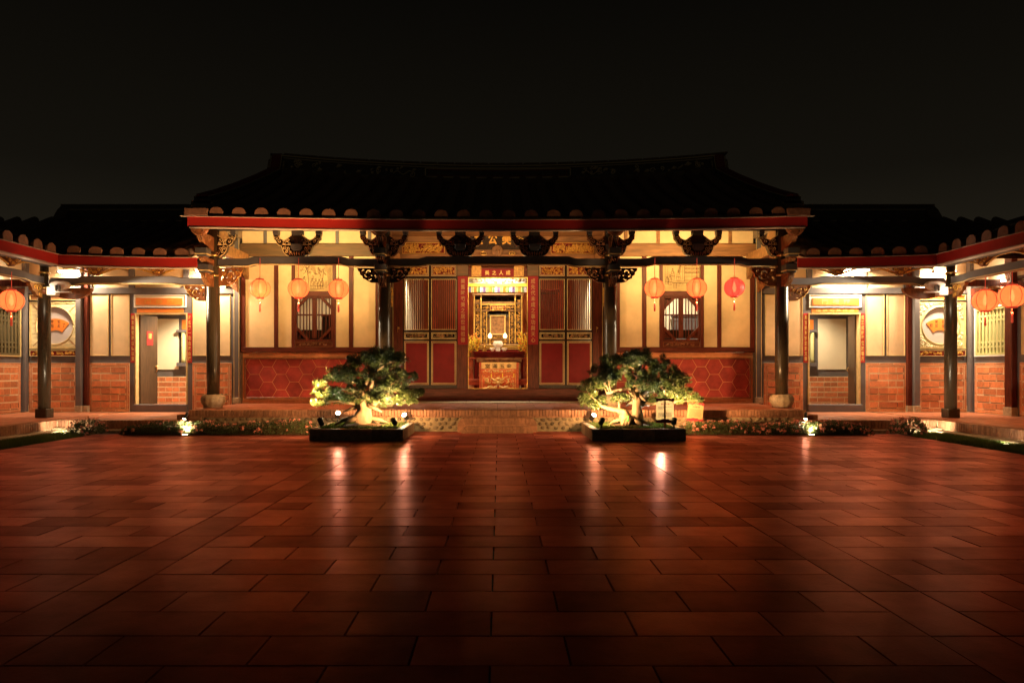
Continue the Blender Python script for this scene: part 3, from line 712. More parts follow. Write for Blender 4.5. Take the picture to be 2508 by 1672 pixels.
    xa, xb = min(s*A(601.6), s*A(938)), max(s*A(601.6), s*A(938)); za, zb = Z(972.5, YW), Z(879, YW)
    r = .2135; hx = r*1.5; hz = r*math.sqrt(3)
    def clip(poly, ax, v, keep):
        out = []
        for i in range(len(poly)):
            p, q = poly[i], poly[(i+1) % len(poly)]; ip, iq = (p[ax]-v)*keep >= 0, (q[ax]-v)*keep >= 0
            if ip: out.append(p)
            if ip != iq:
                t = (v-p[ax])/(q[ax]-p[ax]); out.append((p[0]+t*(q[0]-p[0]), p[1]+t*(q[1]-p[1])))
        return out
    i = 0; xo = s*A(623)
    for i in range(-3, 14):
        cx = xo - s*i*hx
        for j in range(-1, 5):
            cz = Z(916.5, YW)+hz*(1.5-j)+(hz/2 if i % 2 else 0)
            poly = [(cx+(r-.0068)*math.cos(k*PI/3), cz+(r-.0068)*math.sin(k*PI/3)) for k in range(6)]
            for ax, v, kp in ((0, xa, 1), (0, xb, -1), (1, za, 1), (1, zb, -1)):
                if poly: poly = clip(poly, ax, v, kp)
            if len(poly) < 3 or abs(sum(poly[k][0]*poly[(k+1) % len(poly)][1]-poly[(k+1) % len(poly)][0]*poly[k][1] for k in range(len(poly)))) < .006: continue
            me = MB().prism(poly, 'y', YW+.014+rnd.uniform(-.002, .002), YW+.03).mesh('hexagon_tile', 'hex', (cx, YW, cz))
            piece('hexagon_tile', me, hp, (cx, YW, cz))
    # return wall to the recessed doors
    rw = boxpart('return_wall', 'darkwood', hall, s*2.66, s*2.80, YW+.125, YD+.05, PZ, Z(600, YW))
    part('gold_frame', 'goldline', rw, lambda b: (b.box(s*2.652, s*2.66, YW+.20, YW+.22, PZ+.4, 3.5), b.box(s*2.652, s*2.66, YD-.12, YD-.10, PZ+.4, 3.5), b.box(s*2.652, s*2.66, YW+.20, YD-.10, 3.5, 3.52), b.box(s*2.652, s*2.66, YW+.45, YW+.465, PZ+.4, 3.2)))
    part('carving', 'gilt', rw, lambda b: relief(b, YW+.5, YD-.15, 2.75, 3.3, 2.655 if s > 0 else -2.64, 4, .13, .01, 1.2, 'x'))
for s in (-1, 1): side_bay(s)

# ---- recessed door front
def D(px): return X(px, YD)
def dbx(nm, m, pa, pb, qa, qb, ya=0.0, yb=.1, bev=.005, parent=None): return boxpart(nm, m, parent or hall, D(pa), D(pb), YD+ya, YD+yb, Z(qb, YD), Z(qa, YD), bev)
for pa, pb in ((964, 987), (1451.8, 1474.8)): dbx('door_post', 'redwood', pa, pb, 625, 951, -.04, .12)
for pa, pb in ((1119.5, 1147), (1291.5, 1319.3)):
    dbx('door_post', 'redwood', pa, pb, 676.5, 951, -.05, .14); dbx('post_head', 'oldwood', pa, pb, 645, 676, -.05, .14)
th = dbx('threshold', 'redwood_h', 960, 1479, 951, 982.5, -.10, .14, .012)
for pa, pb in ((1122, 1152), (1287, 1317)): dbx('foot_block', 'redwood_h', pa, pb, 980, 985.5, -.2, .02, .01)
part('gold_line', 'gold', th, lambda b: b.box(D(1147), D(1291.5), YD-.102, YD-.09, Z(951, YD)-.004, Z(951, YD)+.008))
dbx('door_lintel', 'redwood_h', 1147, 1291.5, 655, 680.5, -.02, .12)
dbx('head_beam', 'oldwood_pale', 960, 1479, 623, 645, -.05, .14, .01)
dbx('upper_wall', 'oldwood_pale', 960, 1479, 540, 623, .02, .14, 0)
dbx('cornice_board', 'oldwood_pale', 960, 1479, 578, 592, -.06, .1, .01)
for sg, (pa, pb) in ((-1, (985, 1089)), (1, (1349, 1453))):
    o = dbx('relief_panel', 'redpanel', pa, pb, 595, 621.5, -.01, .03, 0)
    part('carving', 'gilt', o, lambda b: (b.frame(D(pa), D(pb), Z(621.5, YD), Z(595, YD), YD-.03, YD-.005, .014), relief(b, D(pa+2), D(pb-2), Z(620, YD), Z(597, YD), YD-.01, 21+sg, .085, .05, 4.5)))
part('door_jamb', 'gold', hall, lambda b: b.frame(D(1146.6), D(1291.9), Z(952, YD), Z(680, YD), YD-.056, YD-.04, .013))
def leaf(pa, pb, seed, handle=None):
    xa, xb = D(pa), D(pb); g = .035
    lf = MB()
    for qa, qb in ((640, 651), (676.5, 683), (808, 813.5), (830.5, 835), (942, 951)): lf.box(xa-g, xb+g, YD+.0, YD+.06, Z(qb, YD), Z(qa, YD))
    lf.box(xa-g, xa-.001, YD-.003, YD+.063, Z(951, YD), Z(640, YD)); lf.box(xb+.001, xb+g, YD-.003, YD+.063, Z(951, YD), Z(640, YD))
    o = lf.build('door_leaf', 'darkwood', hall)
    e = MB()
    for qa, qb in ((650, 676), (683.5, 807.5), (814, 830), (835.5, 941.5)): e.frame(xa, xb, Z(qb, YD), Z(qa, YD), YD-.014, YD+.01, .011)
    for qa, qb in ((653, 673), (838.5, 938.5), (816.5, 827.5)): e.frame(xa+.028, xb-.028, Z(qb, YD), Z(qa, YD), YD-.006, YD+.015, .010)
    e.build('gilt_moulding', 'goldline', o)
    boxpart('red_panel', 'redpanel', o, xa+.01, xb-.01, YD+.02, YD+.05, Z(941, YD), Z(836, YD), 0)
    boxpart('relief_field', 'redpanel', o, xa+.01, xb-.01, YD+.015, YD+.05, Z(676, YD), Z(651, YD), 0)
    part('gilt_relief', 'gilt', o, lambda b: relief(b, xa+.04, xb-.04, Z(672.5, YD), Z(652, YD), YD+.012, seed, .055, .03, 2.6))
    boxpart('strip_field', 'lacquer', o, xa+.01, xb-.01, YD+.015, YD+.05, Z(829.5, YD), Z(814.5, YD), 0)
    part('carved_strip', 'carve_light', o, lambda b: relief(b, xa+.045, xb-.045, Z(827, YD), Z(817, YD), YD+.014, seed+5, .075, .014, 2.2))
    n = 13; me = MB().box(-.0135, .0135, 0, .03, Z(807.5, YD), Z(683.5, YD)).mesh('lattice_bar', 'redwood', (0, 0, 0))
    for i in range(n): piece('lattice_bar', me, o, (xa+(i+.5)*(xb-xa)/n, YD+.012, 0))
    if handle:
        hx = D(handle)
        part('door_pull', 'brass', hall, lambda b: (b.lathe([(.02, 0), (.03, .02), (.02, .05)], hx, YD-.06, 10, Z(806, YD)), b.tube([(hx-.02, YD-.06, Z(800, YD)), (hx-.02, YD-.09, Z(806, YD)), (hx-.02, YD-.06, Z(814, YD))], .008, 6)))
leaf(990, 1050, 1, 977); leaf(1056.5, 1117.5, 2); leaf(1321.5, 1382.5, 3); leaf(1389, 1449, 4, 1462)
for pa, pb in ((1051.8, 1054.6), (1384.4, 1387.2)): dbx('leaf_gap', 'lacquer', pa, pb, 640, 951, .02, .05, 0)

# ---- roof
def eave_z(x): return 4.04+.075*(abs(x)/6.28)**2
def roof_z(x, t): u = abs(x)/6.28; return 4.30+2.2*(.72*t+.28*t*t)+(1-t)*.075*u*u+t*.30*u**2.2
def roof_y(t): return 14.80+5.55*t
rf = MB(); nx, nt = 28, 8
for sgn in (0, 1):
    vs = []
    for i in range(nx+1):
        x = -6.28+12.56*i/nx
        for j in range(nt+1):
            t = j/nt; y = roof_y(t) if sgn == 0 else 2*roof_y(1)-roof_y(t)
            vs.append((x, y, roof_z(x, t)))
    n0 = nt+1; rf.add(vs, [(i*n0+j, (i+1)*n0+j, (i+1)*n0+j+1, i*n0+j+1) for i in range(nx) for j in range(nt)])
roof = rf.build('roof', 'rooftile', hall)
so = MB()
so.add([(-6.25, 14.86, 4.28), (6.25, 14.86, 4.28), (6.25, YD+.5, 5.75), (-6.25, YD+.5, 5.75)], [(0, 1, 2, 3)]); so.build('soffit', 'oldwood_pale', hall)
nr = 28; sp = 12.3/(nr-1)
for i in range(nr):
    x = -6.15+i*sp; b = MB(); b.smooth = True; vs = []
    for j in range(9):
        t = j/8*.97
        for k in range(7):
            a = PI*k/6; vs.append((x+.13*math.cos(a), roof_y(t)+.03*(1-t), roof_z(x, t)+.02+.15*math.sin(a)**.8))
    b.add(vs, [(j*7+k, j*7+k+1, (j+1)*7+k+1, (j+1)*7+k) for j in range(8) for k in range(6)])
    b.build('tile_roll', 'rooftile', roof)
    z = roof_z(x, 0)
    prof = [(x+.145*math.cos(PI*k/10), z-.005+.185*math.sin(PI*k/10)**.55) for k in range(11)]
    prof = [(x-.145, z-.02), (x+.145, z-.02)]+prof[1:-1]
    part('tile_end', 'tileend', roof, lambda b: b.prism(prof, 'y', 14.795, 14.875), .008)
def strip(nm, m, fn, y0, y1, za, zb, parent, x0=-6.28, x1=6.28, n=32):
    b = MB(); vs = []
    for i in range(n+1):
        x = x0+(x1-x0)*i/n; z = fn(x); vs += [(x, y0, z+za), (x, y1, z+za), (x, y1, z+zb), (x, y0, z+zb)]
    fs = [(i*4+k, i*4+(k+1) % 4, (i+1)*4+(k+1) % 4, (i+1)*4+k) for i in range(n) for k in range(4)]+[(0, 1, 2, 3), (n*4+3, n*4+2, n*4+1, n*4)]
    b.add(vs, fs); return b.build(nm, m, parent)
fa = strip('eave_board', 'fascia', eave_z, 14.80, 14.84, .032, .226, hall)
strip('drip_edge', 'lip', eave_z, 14.765, 14.85, .226, .236, fa, -6.42, 6.42)
bl = MB(); bl.tube([(-6.24+12.48*i/32, 14.81, eave_z(-6.24+12.48*i/32)+.016) for i in range(33)], .024, 8); bl.build('eave_lip', 'lip', fa)
strip('tile_bed', 'tileend', eave_z, 14.805, 14.97, .237, .285, roof)
pu = MB(); pu.tube([(x, YC, 4.30) for x in (-6.2, 6.2)], .105, 12); pu.build('eave_purlin', 'greybeam', hall)
pu = MB(); pu.tube([(x, 14.98, 4.20) for x in (-6.2, 6.2)], .075, 12); pu.build('eave_purlin', 'lip', hall)
RY = 20.3
def rz(x): u = abs(x)/6.28; return 6.46+.31*u**2
rd = strip('ridge', 'ridgeband', rz, RY-.12, RY+.12, 0, .44, roof)
strip('ridge_base', 'ridge', rz, RY-.2, RY+.2, -.12, .03, roof)
for za in (.03, .33): strip('ridge_trim', 'ridgeline', rz, RY-.135, RY-.115, za, za+.018, rd, -5.95, 5.95)
strip('ridge_trim', 'ridgeline', rz, RY-.15, RY+.15, .385, .415, rd, -6.0, 6.0)
for i in range(26):
    x = -5.9+i*.472; zc = rz(x+.2)
    b = MB(); b.add([(x, RY-.14, rz(x)+.435), (x+.44, RY-.14, rz(x+.44)+.435), (x+.44, RY+.14, rz(x+.44)+.435), (x, RY+.14, rz(x)+.435), (x, RY-.14, rz(x)+.475), (x+.44, RY-.14, rz(x+.44)+.475), (x+.44, RY+.14, rz(x+.44)+.475), (x, RY+.14, rz(x)+.475)], [(0,3,2,1),(4,5,6,7),(0,1,5,4),(1,2,6,5),(2,3,7,6),(3,0,4,7)])
    b.build('ridge_cap', 'ridge', rd)
def rframe(xa, xb, za, zb, m, w=.022):
    b = MB()
    for (p, q) in (((xa, za), (xb, za)), ((xb, za), (xb, zb)), ((xb, zb), (xa, zb)), ((xa, zb), (xa, za))):
        k = 10; b.tube([(p[0]+(q[0]-p[0])*i/k, RY-.13, rz(p[0]+(q[0]-p[0])*i/k)+p[1]+(q[1]-p[1])*i/k) for i in range(k+1)], w, 4)
    b.build('ridge_frame', m, rd)
rframe(-2.0, 2.0, .07, .30, 'ridgeline'); rframe(-1.9, 1.9, .11, .26, 'ridgered', .016)
R = random.Random(5)
for s in (-1, 1):
    b = MB()
    for k in range(26):
        x = s*R.uniform(2.2, 5.7); z = rz(x)+R.uniform(.07, .3); r = R.uniform(.03, .09)
        if k % 3 == 0: b.tube([(x-r, RY-.12, z-.03), (x, RY-.17, z), (x+r, RY-.12, z+.02)], [.02, r*.7, .02], 6)
        else: b.tube([(u, RY-.14, w) for u, w in spiral(x, z, r, 1.2, R.uniform(0, 6), R.choice((-1, 1)), 9)], .014, 4)
    for k in range(9): b.tube([(s*(2.35+k*.06), RY-.15, rz(2.4)+.16+.05*math.sin(k*1.1)), (s*(2.41+k*.06), RY-.15, rz(2.4)+.16+.05*math.sin((k+1)*1.1))], .016, 4)
    b.build('ridge_figures', 'ridgeline', rd)
    # descending gable ridge
    path = [(RY-.05, 6.97), (RY-.14, 6.92), (RY-.22, 6.72), (RY-.32, 6.52), (RY-.7, 6.36), (RY-1.6, 5.98), (RY-3, 5.42), (RY-4.3, 4.93), (RY-5.2, 4.62)]
    for off, w, h, m, nm in ((0, .46, .10, 'ridge', 'gable_ridge'), (.10, .34, .10, 'ridgeband', 'gable_ridge'), (.20, .24, .05, 'ridgered', 'gable_ridge')):
        b = MB(); vs = []
        for i, (y, z) in enumerate(path):
            xo = 6.10
            vs += [(s*(xo-w/2), y, z+off-.04), (s*(xo+w/2), y, z+off-.04), (s*(xo+w/2), y, z+off+h), (s*(xo-w/2), y, z+off+h)]
        fs = [(i*4+k, i*4+(k+1) % 4, (i+1)*4+(k+1) % 4, (i+1)*4+k) for i in range(len(path)-1) for k in range(4)]+[(0, 1, 2, 3), tuple(len(path)*4-1-k for k in range(4))]
        b.add(vs, fs); b.build(nm, m, roof)
    b = MB()
    for dx, dz in ((-.2, .06), (.2, .06), (-.14, .2), (.14, .2)): b.tube([(s*(6.10+dx), y-.01, z+dz) for y, z in path], .012, 4)
    b.build('ridge_trim', 'ridgeline', roof)
    boxpart('ridge_foot', 'tileend', roof, s*5.86, s*6.33, 14.76, 15.3, 4.36, 4.51, .01)
    boxpart('ridge_foot', 'ridge', roof, s*5.90, s*6.24, 15.0, 15.6, 4.515, 4.66, .01)
    boxpart('ridge_foot', 'ridge', roof, s*6.0, s*6.18, 15.2, 15.9, 4.665, 4.75, .01)
    gp = [(14.95, 4.25), (YC, 4.3), (YW, 4.4), (YW, PZ), (25.5, PZ), (25.5, 4.6)]+[(2*RY-roof_y(j/6)+.1, roof_z(6.2, j/6)-.03) for j in range(1, 7)]+[(roof_y(j/6), roof_z(6.2, j/6)-.03) for j in range(6, 0, -1)]
    part('gable_wall', 'ridge', hall, lambda b: b.prism(gp, 'x', s*6.17, s*6.25))
# ---- rooms behind the front
rm = 'plaster_white'
boxpart('room_floor', 'floor', hall, -6.1, 6.1, YD+.15, 25.4, PZ-.01, PZ+.02, 0)
boxpart('room_ceiling', 'oldwood_pale', hall, -6.1, 6.1, YW+.13, 25.4, 4.62, 4.68, 0)
boxpart('room_wall', 'interior', hall, -2.7, 2.7, 25.2, 25.3, PZ, 4.61, 0)
for s in (-1, 1):
    boxpart('room_wall', 'plaster_white', hall, s*2.56, s*2.68, YD+.15, 25.19, PZ, 4.61, 0)
    boxpart('room_wall', 'plaster_white', hall, s*2.82, s*6.12, 20.2, 20.3, PZ, 4.61, 0)
    boxpart('room_wall', 'plaster_white', hall, s*6.0, s*6.12, YW+.13, 20.19, PZ, 4.61, 0)
    boxpart('inner_pillar', 'interior_red', hall, s*1.02, s*1.22, 22.75, 22.95, PZ, 4.6, .02)
    boxpart('inner_pillar', 'interior_red', hall, s*2.02, s*2.24, 24.5, 24.72, PZ, 4.6, .02)
    boxpart('inner_dado', 'darkwood', hall, s*2.83, s*5.98, 20.14, 20.199, PZ, Z(812, 20.2), 0)
# ================================================================== THE LOW WINGS
def brick_panel(parent, org, ang, w, z0, z1, rows=6, border=True, seed=0, bl=.46):
    """lime-jointed brick dado; local u along the wall, -y out of it"""
    R = random.Random(seed)
    b = MB().box(0, w, 0, .06, 0, z1-z0)
    o = b.build('brick_panel', 'mortar', None, (0, 0, 0)); WLOC.pop(o.name, None)
    o.parent = parent; o.location = Vector((org[0], org[1], z0))-wl(parent); o.rotation_euler = (0, 0, ang); WLOC[o.name] = Vector((0, 0, 0))
    H = z1-z0; mb = .0
    if border:
        mb = .085; t = .052
        n = max(2, round(w/.36)); L = w/n
        me = MB().box(-L/2+.006, L/2-.006, -.004, .02, -t/2+.007, t/2-.007).mesh('border_brick', 'brick')
        for i in range(n):
            for zz in (t/2, H-t/2): piece('border_brick', me, o, ((i+.5)*L, 0, zz))
        n = max(2, round((H-2*t)/.36)); L = (H-2*t)/n
        me = MB().box(-t/2+.007, t/2-.007, -.004, .02, -L/2+.006, L/2-.006).mesh('border_brick', 'brick')
        for i in range(n):
            for uu in (t/2, w-t/2): piece('border_brick', me, o, (uu, 0, t+(i+.5)*L))
        part('moulding', 'brick', o, lambda b: b.frame(t+.008, w-t-.008, t+.008, H-t-.008, -.004, .02, .02))
    u0, u1 = mb, w-mb; h = (H-2*mb)/rows; sl = MB(); cache = {}
    for r in range(rows):
        zc = mb+(r+.5)*h; u = u0-(0 if r % 2 else bl*.52); cut = []
        while u < u1-.02:
            a, c = max(u, u0), min(u+bl, u1)
            if c-a > .05:
                k = round(c-a, 2)
                if k not in cache: cache[k] = MB().box(-k/2+.009, k/2-.009, -.004, .02, -h/2+.017, h/2-.017).mesh('brick', 'brick')
                if k > .3 and R.random() < .45:
                    k2 = round(k/2, 2)
                    if k2 not in cache: cache[k2] = MB().box(-k2/2+.006, k2/2-.006, -.004, .02, -h/2+.017, h/2-.017).mesh('brick', 'brick')
                    for q in (.25, .75): piece('brick', cache[k2], o, (a+(c-a)*q, R.uniform(-.003, .003), zc))
                else: piece('brick', cache[k], o, ((a+c)/2, R.uniform(-.003, .003), zc))
                if R.random() < .6: sl.box(a+.03, c-.03, -.004, .01, zc-h/2-.006, zc-h/2+.006)
                if R.random() < .3: sl.box(c-.006, c+.006, -.004, .01, zc-h/2+.03, zc+h/2-.03)
            u += bl
    if sl.v and border: sl.build('dark_joint', 'slot', o, (0, 0, 0))
    return o
def gold_panel(parent, xa, xb, za, zb, y, m='plaster'):
    o = boxpart('wall_panel', m, parent, xa, xb, y-.006, y+.04, za, zb, 0)
    part('gold_moulding', 'goldline', o, lambda b: b.frame(xa, xb, za, zb, y-.022, y, .016), .003)
    return o
def moon2(parent, axis, fx, a, b, m, zt, tip=.5, drop=.035, h=.155):
    za = zt-h; t1, t2 = tip, tip+.2
    lo = [(a, za-drop), (a+t1, za-drop), (a+t2, za), (b-t2, za), (b-t1, za-drop), (b, za-drop)]
    up = [(b, zt-drop), (b-t1, zt-drop), (b-t2, zt), (a+t2, zt), (a+t1, zt-drop), (a, zt-drop)]
    o = part('moon_beam', m, parent, lambda q: q.prism(lo+up, axis, fx-.07, fx+.07), .008)
    e = MB()
    for sg in (-1, 1): e.tube([(u, fx+sg*.073, w-.002) if axis == 'y' else (fx+sg*.073, u, w-.002) for u, w in lo], .012, 6)
    e.build('beam_edge', 'goldline', o); return o
def arches(parent, axis, fx, spots, zt, hw=.42, drop=.19, m='carve'):
    for u in spots:
        b = MB()
        pts = [(u-.30, zt), (u-.2, zt-.04), (u-.12, zt-.10), (u-.05, zt-drop*.9), (u, zt-drop), (u+.05, zt-drop*.9), (u+.12, zt-.10), (u+.2, zt-.04), (u+.30, zt)]
        b.prism(pts, axis, fx-.05, fx+.05)
        o = b.build('hanging_bracket', m, parent)
        e = MB()
        for sg in (-1, 1):
            arc = [(u+sg*(.08+.62*i/8), zt-.15+.13*math.sin(i/8*PI*.62)) for i in range(9)]
            e.tube([(p, fx, w) if axis == 'y' else (fx, p, w) for p, w in arc], .022, 6)
            for face in (-.055, .055):
                scrolls(e, [(u+sg*.10, zt-.06, .045, 1.2, 0, sg), (u+sg*.2, zt-.03, .025, 1.1, 1, -sg), (u+sg*.03, zt-.12, .03, 1.2, 2, sg)], fx+face, .009, axis)
        e.build('scrollwork', 'gilt', o)

def wing(s):
    side = 'left' if s < 0 else 'right'
    wg = thing('wing_hall', (s*8.9, YW, WZ),
        'low wing hall whose open doorway carries a faded orange plaque' if s < 0 else
        'low wing hall whose open doorway carries a plaque with three pale characters', 'hall')
    y = YW+.02
    za, zb = WZ, Z(640, YW)
    def bx(nm, m, pa, pb, qa, qb, ya=.0, yb=.12, bev=.004): return boxpart(nm, m, wg, s*A(pa), s*A(pb), YW+ya, YW+yb, Z(qb, YW), Z(qa, YW), bev)
    bx('wall_frame', 'grey', 190, 327, 704, 1010, .03, .14, 0)
    bx('wall_frame', 'grey', 459, 573.5, 704, 1010, .03, .14, 0)
    bx('wall_frame', 'grey', 327.1, 458.9, 704, 768, .03, .14, 0)
    bx('threshold', 'grey', 327.1, 458.9, 990, 1010, -.03, .16, .008)
    bx('wall_frame', 'grey', 58, 189.9, 704, 1010, .055, .14, 0)
    bx('frieze_beam', 'grey', 60, 573, 704.5, 719, -.02, .1)
    bx('upper_wall', 'plaster', 40, 573, 600, 704, .05, .14, 0)
    for px in (217, 321.5, 455, 560): bx('upper_post', 'grey', px-7, px+7, 630, 704, .0, .13)
    for pa, pb in ((220, 265), (271, 316), (471, 515.5), (519.5, 563.5)): gold_panel(wg, s*A(pa), s*A(pb), Z(871, YW), Z(720.5, YW), YW+.03)
    for pa, pb, sd in ((215, 316.5, 1), (470.5, 567, 2)):
        xa, xb = sorted((s*A(pa), s*A(pb))); brick_panel(wg, (xa, YW+.015), 0, xb-xa, WZ+.005, Z(888.5, YW), 6, True, sd+(10 if s > 0 else 0))
    # posts beside the round window
    for pa, pb, m, d in ((192, 206, 'grey', -.14), (207, 218.5, 'redwood', -.06)):
        bx('corner_post', m, pa, pb, 600, 993, d, .03, .012); bx('post_base', 'stone', pa-.5, pb+.5, 993, 1012, d-.015, .04, .006)
    # round window field
    cx, cz, r = s*A(134), Z(797, YW), .455
    out = [(s*A(74), Z(853, YW)), (s*A(189), Z(853, YW)), (s*A(189), Z(741, YW)), (s*A(74), Z(741, YW))]
    fld = MB().plate(out, [[(cx+r*math.cos(2*PI*i/48), cz+r*math.sin(2*PI*i/48)) for i in range(48)]], 'y', YW-.005, YW+.05).build('round_window_field', 'palestone' if s < 0 else 'palegreen', wg)
    part('disc', 'disc', fld, lambda b: b.prism([(cx+(r+.02)*math.cos(2*PI*i/48), cz+(r+.02)*math.sin(2*PI*i/48)) for i in range(48)], 'y', YW+.051, YW+.054))
    def rim(b):
        b.tube([(cx+r*math.cos(2*PI*i/48), YW-.006, cz+r*math.sin(2*PI*i/48)) for i in range(49)], .012, 6)
        b.frame(s*A(73), s*A(190), Z(854, YW), Z(740, YW), YW-.02, YW+.02, .022)
        b.frame(s*A(76.5), s*A(186.5), Z(850.5, YW), Z(743.5, YW), YW-.012, YW-.004, .012)
        b.frame(s*A(73), s*A(190), Z(872, YW), Z(857, YW), YW-.02, YW+.02, .016); b.frame(s*A(73), s*A(190), Z(735, YW), Z(722, YW), YW-.02, YW+.02, .014)
    part('gold_moulding', 'goldline', fld, rim)
    if s > 0:
        e = MB()
        for su in (-1, 1):
            for sw in (-1, 1):
                u, w = cx+su*.44, cz+sw*.42
                scrolls(e, [(u, w, .075, 1.3, 0, su*sw), (u-su*.12, w+sw*.06, .05, 1.2, 2, -su*sw), (u+su*.04, w-sw*.13, .05, 1.2, 4, su*sw), (u-su*.2, w+sw*.09, .03, 1.2, 1, su), (u+su*.07, w-sw*.22, .03, 1.2, 3, sw)], YW-.008, .015)
                for k in range(10): e.tube([(cx+su*(.06+.045*k), YW-.008, cz+sw*.50), (cx+su*(.08+.045*k), YW-.012, cz+sw*.52)], .008, 4)
        e.build('floral_relief', 'floral', fld)
    else:
        e = MB()
        for su in (-1, 1):
            for sw in (-1, 1): e.bar((cx+su*.36, YW-.006, cz+sw*.34), (cx+su*.52, YW-.006, cz+sw*.5), .012, .01)
        e.build('mitre_joint', 'carve', fld)
    sp = boxpart('carved_strip', 'redpanel', wg, s*A(74), s*A(189), YW+.0, YW+.05, Z(871, YW), Z(858, YW), 0)
    part('carving', 'gilt', sp, lambda b: relief(b, s*A(76), s*A(187), Z(869.5, YW), Z(859.5, YW), YW, 31, .075, .018, 2.2))
    boxpart('head_panel', 'orangepaper' if s > 0 else 'oldwood_pale', wg, s*A(74), s*A(189), YW+.01, YW+.05, Z(734.5, YW), Z(722.5, YW), 0)
    xa, xb = sorted((s*A(69.5), s*A(190.5))); brick_panel(wg, (xa, YW+.015), 0, xb-xa, WZ+.005, Z(888.5, YW), 6, True, 5+(10 if s > 0 else 0))
    bx('corner_post', 'grey', 57, 69, 600, 993, -.07, .05, .012); bx('post_base', 'stone', 56.5, 69.5, 993, 1012, -.085, .06, .006)
    # doorway
    fr = bx('door_frame', 'goldline', 330, 333, 768, 990, .0, .16); bx('door_frame', 'goldline', 455, 458, 768, 990, .0, .16); bx('door_frame', 'goldline', 330, 458, 766.5, 769.5, .001, .161)
    pf = MB().frame(s*A(327.5), s*A(455.5), Z(753, YW), Z(720.5, YW), YW+.0, YW+.03, .022).build('plaque_frame', 'white', wg, bevel=.003)
    part('plaque_bed', 'plaster_white', pf, lambda b: b.box(s*A(329.5), s*A(453.5), YW+.022, YW+.03, Z(751, YW), Z(722.5, YW)))
    # rear wall seen through the doorway
    YB = 19.55
    def r_(px): return X(px, YB) if s < 0 else X(px, YB)
    if s < 0: pan, frm, bk = ((377, 438),), (370, 470), (374, 466)
    else: pan, frm, bk = ((2003, 2071), (2087, 2125)), (1965, 2130), (1968, 2128)
    boxpart('rear_wall', 'grey', wg, X(frm[0]-90, YB), X(frm[1]+90, YB), YB, YB+.1, WZ, 3.6, 0)
    boxpart('lobby_wall', 'plaster_white', wg, s*6.32, s*6.42, YW+.15, YB-.001, WZ, 3.6, 0)
    boxpart('lobby_wall', 'plaster_white', wg, s*9.75, s*9.85, YW+.15, YB-.001, WZ, 3.6, 0)
    boxpart('lobby_floor', 'floor', wg, s*6.45, s*9.74, YW+.17, YB-.001, WZ-.02, WZ+.002, 0)
    boxpart('lobby_ceiling', 'plaster_white', wg, s*6.3, s*9.9, YW+.15, YB+.1, 3.61, 3.66, 0)
    for pa, pb in pan: boxpart('rear_panel', 'plaster_white', wg, X(pa, YB), X(pb, YB), YB-.03, YB+.02, Z(904.5, YB), Z(781, YB), 0)
    brick_panel(wg, (X(bk[0], YB), YB-.03), 0, X(bk[1], YB)-X(bk[0], YB), WZ+.01, Z(922, YB), 6, False, 8, .36)
    nx_ = (446, 459) if s < 0 else (1980, 1992)
    niche = boxpart('niche', 'orangepaper', wg, X(nx_[0], YB), X(nx_[1], YB), YB-.012, YB+.01, Z(807, YB), Z(783, YB), 0)
    boxpart('niche_shelf', 'grey', niche, X(nx_[0]-9, YB), X(nx_[1]+4, YB), YB-.14, YB, Z(814, YB), Z(808, YB))
    part('niche_baluster', 'greenbar', niche, lambda b: b.lathe([(.055, 0), (.05, .1), (.05, Z(815, YB)-Z(888, YB))], X(sum(nx_)/2, YB), YB-.08, 14, Z(888, YB)))
    boxpart('niche_sill', 'grey', niche, X(nx_[0]-9, YB), X(nx_[1]+4, YB), YB-.13, YB, Z(897, YB), Z(888, YB))
    # door leaf swung inward
    ang = math.radians(78 if s < 0 else 102); hx, hy = s*(A(334.5)), YW+.16
    dl = MB().box(0, .62, -.02, .02, 0, Z(770, YW)-Z(992, YW))
    o = dl.build('door_leaf', 'door_brown', wg, (0, 0, 0)); o.location = Vector((hx, hy, Z(992, YW)))-wl(wg); o.rotation_euler = (0, 0, ang if s < 0 else PI-ang)
    WLOC[o.name] = Vector((0, 0, 0))
    part('door_pull', 'brass', o, lambda b: (b.tube([(.57, -.025*(1), .80+.0), (.57, -.06, .86), (.57, -.025, .92)], .009, 6), b.lathe([(.03, 0), (.034, .03), (.02, .06)], .57, -.025, 10, .90)))
    part('door_pull', 'brass', o, lambda b: (b.tube([(.57, .025, .80), (.57, .06, .86), (.57, .025, .92)], .009, 6)))
    # beams, brackets, column
    moon2(wg, 'y', YC, min(s*6.22, s*9.5), max(s*6.22, s*9.5), 'grey', 3.226)
    pierced(wg, s*6.2, s, 'carve', 15.57, Z(656.5, 15.57)-3.03, 1.05)
    def boat(b): b.prism([(s*(9.54-.46*(1-math.cos(a))), 2.98-.24*math.sin(a)) for a in [PI*i/12 for i in range(13)]], 'y', YC-.045, YC+.045)
    bt = part('boat_bracket', 'carve', wg, boat, .008)
    arches(wg, 'y', YC, (X(235, YC) if s < 0 else X(2203, YC), X(387, YC) if s < 0 else X(2050, YC)), 3.43)
    pu = MB(); pu.tube([(s*6.2, YC-.05, 3.52), (s*9.7, YC-.05, 3.52)], .095, 12); pu.build('eave_purlin', 'grey', wg)
    pu = MB(); pu.tube([(s*6.3, 15.0, 3.40), (s*8.97, 15.0, 3.40)], .06, 12); pu.build('eave_purlin', 'lip', wg)
    # eave and roof
    fz = lambda x: 3.285+.065*(max(0, abs(x)-6)/2.93)**2
    xa, xb = sorted((s*6.10, s*8.93))
    fb = strip('eave_board', 'fascia', fz, 14.83, 14.865, .03, .222, wg, xa, xb, 10)
    strip('drip_edge', 'lip', fz, 14.805, 14.87, .222, .232, fb, xa, xb, 10)
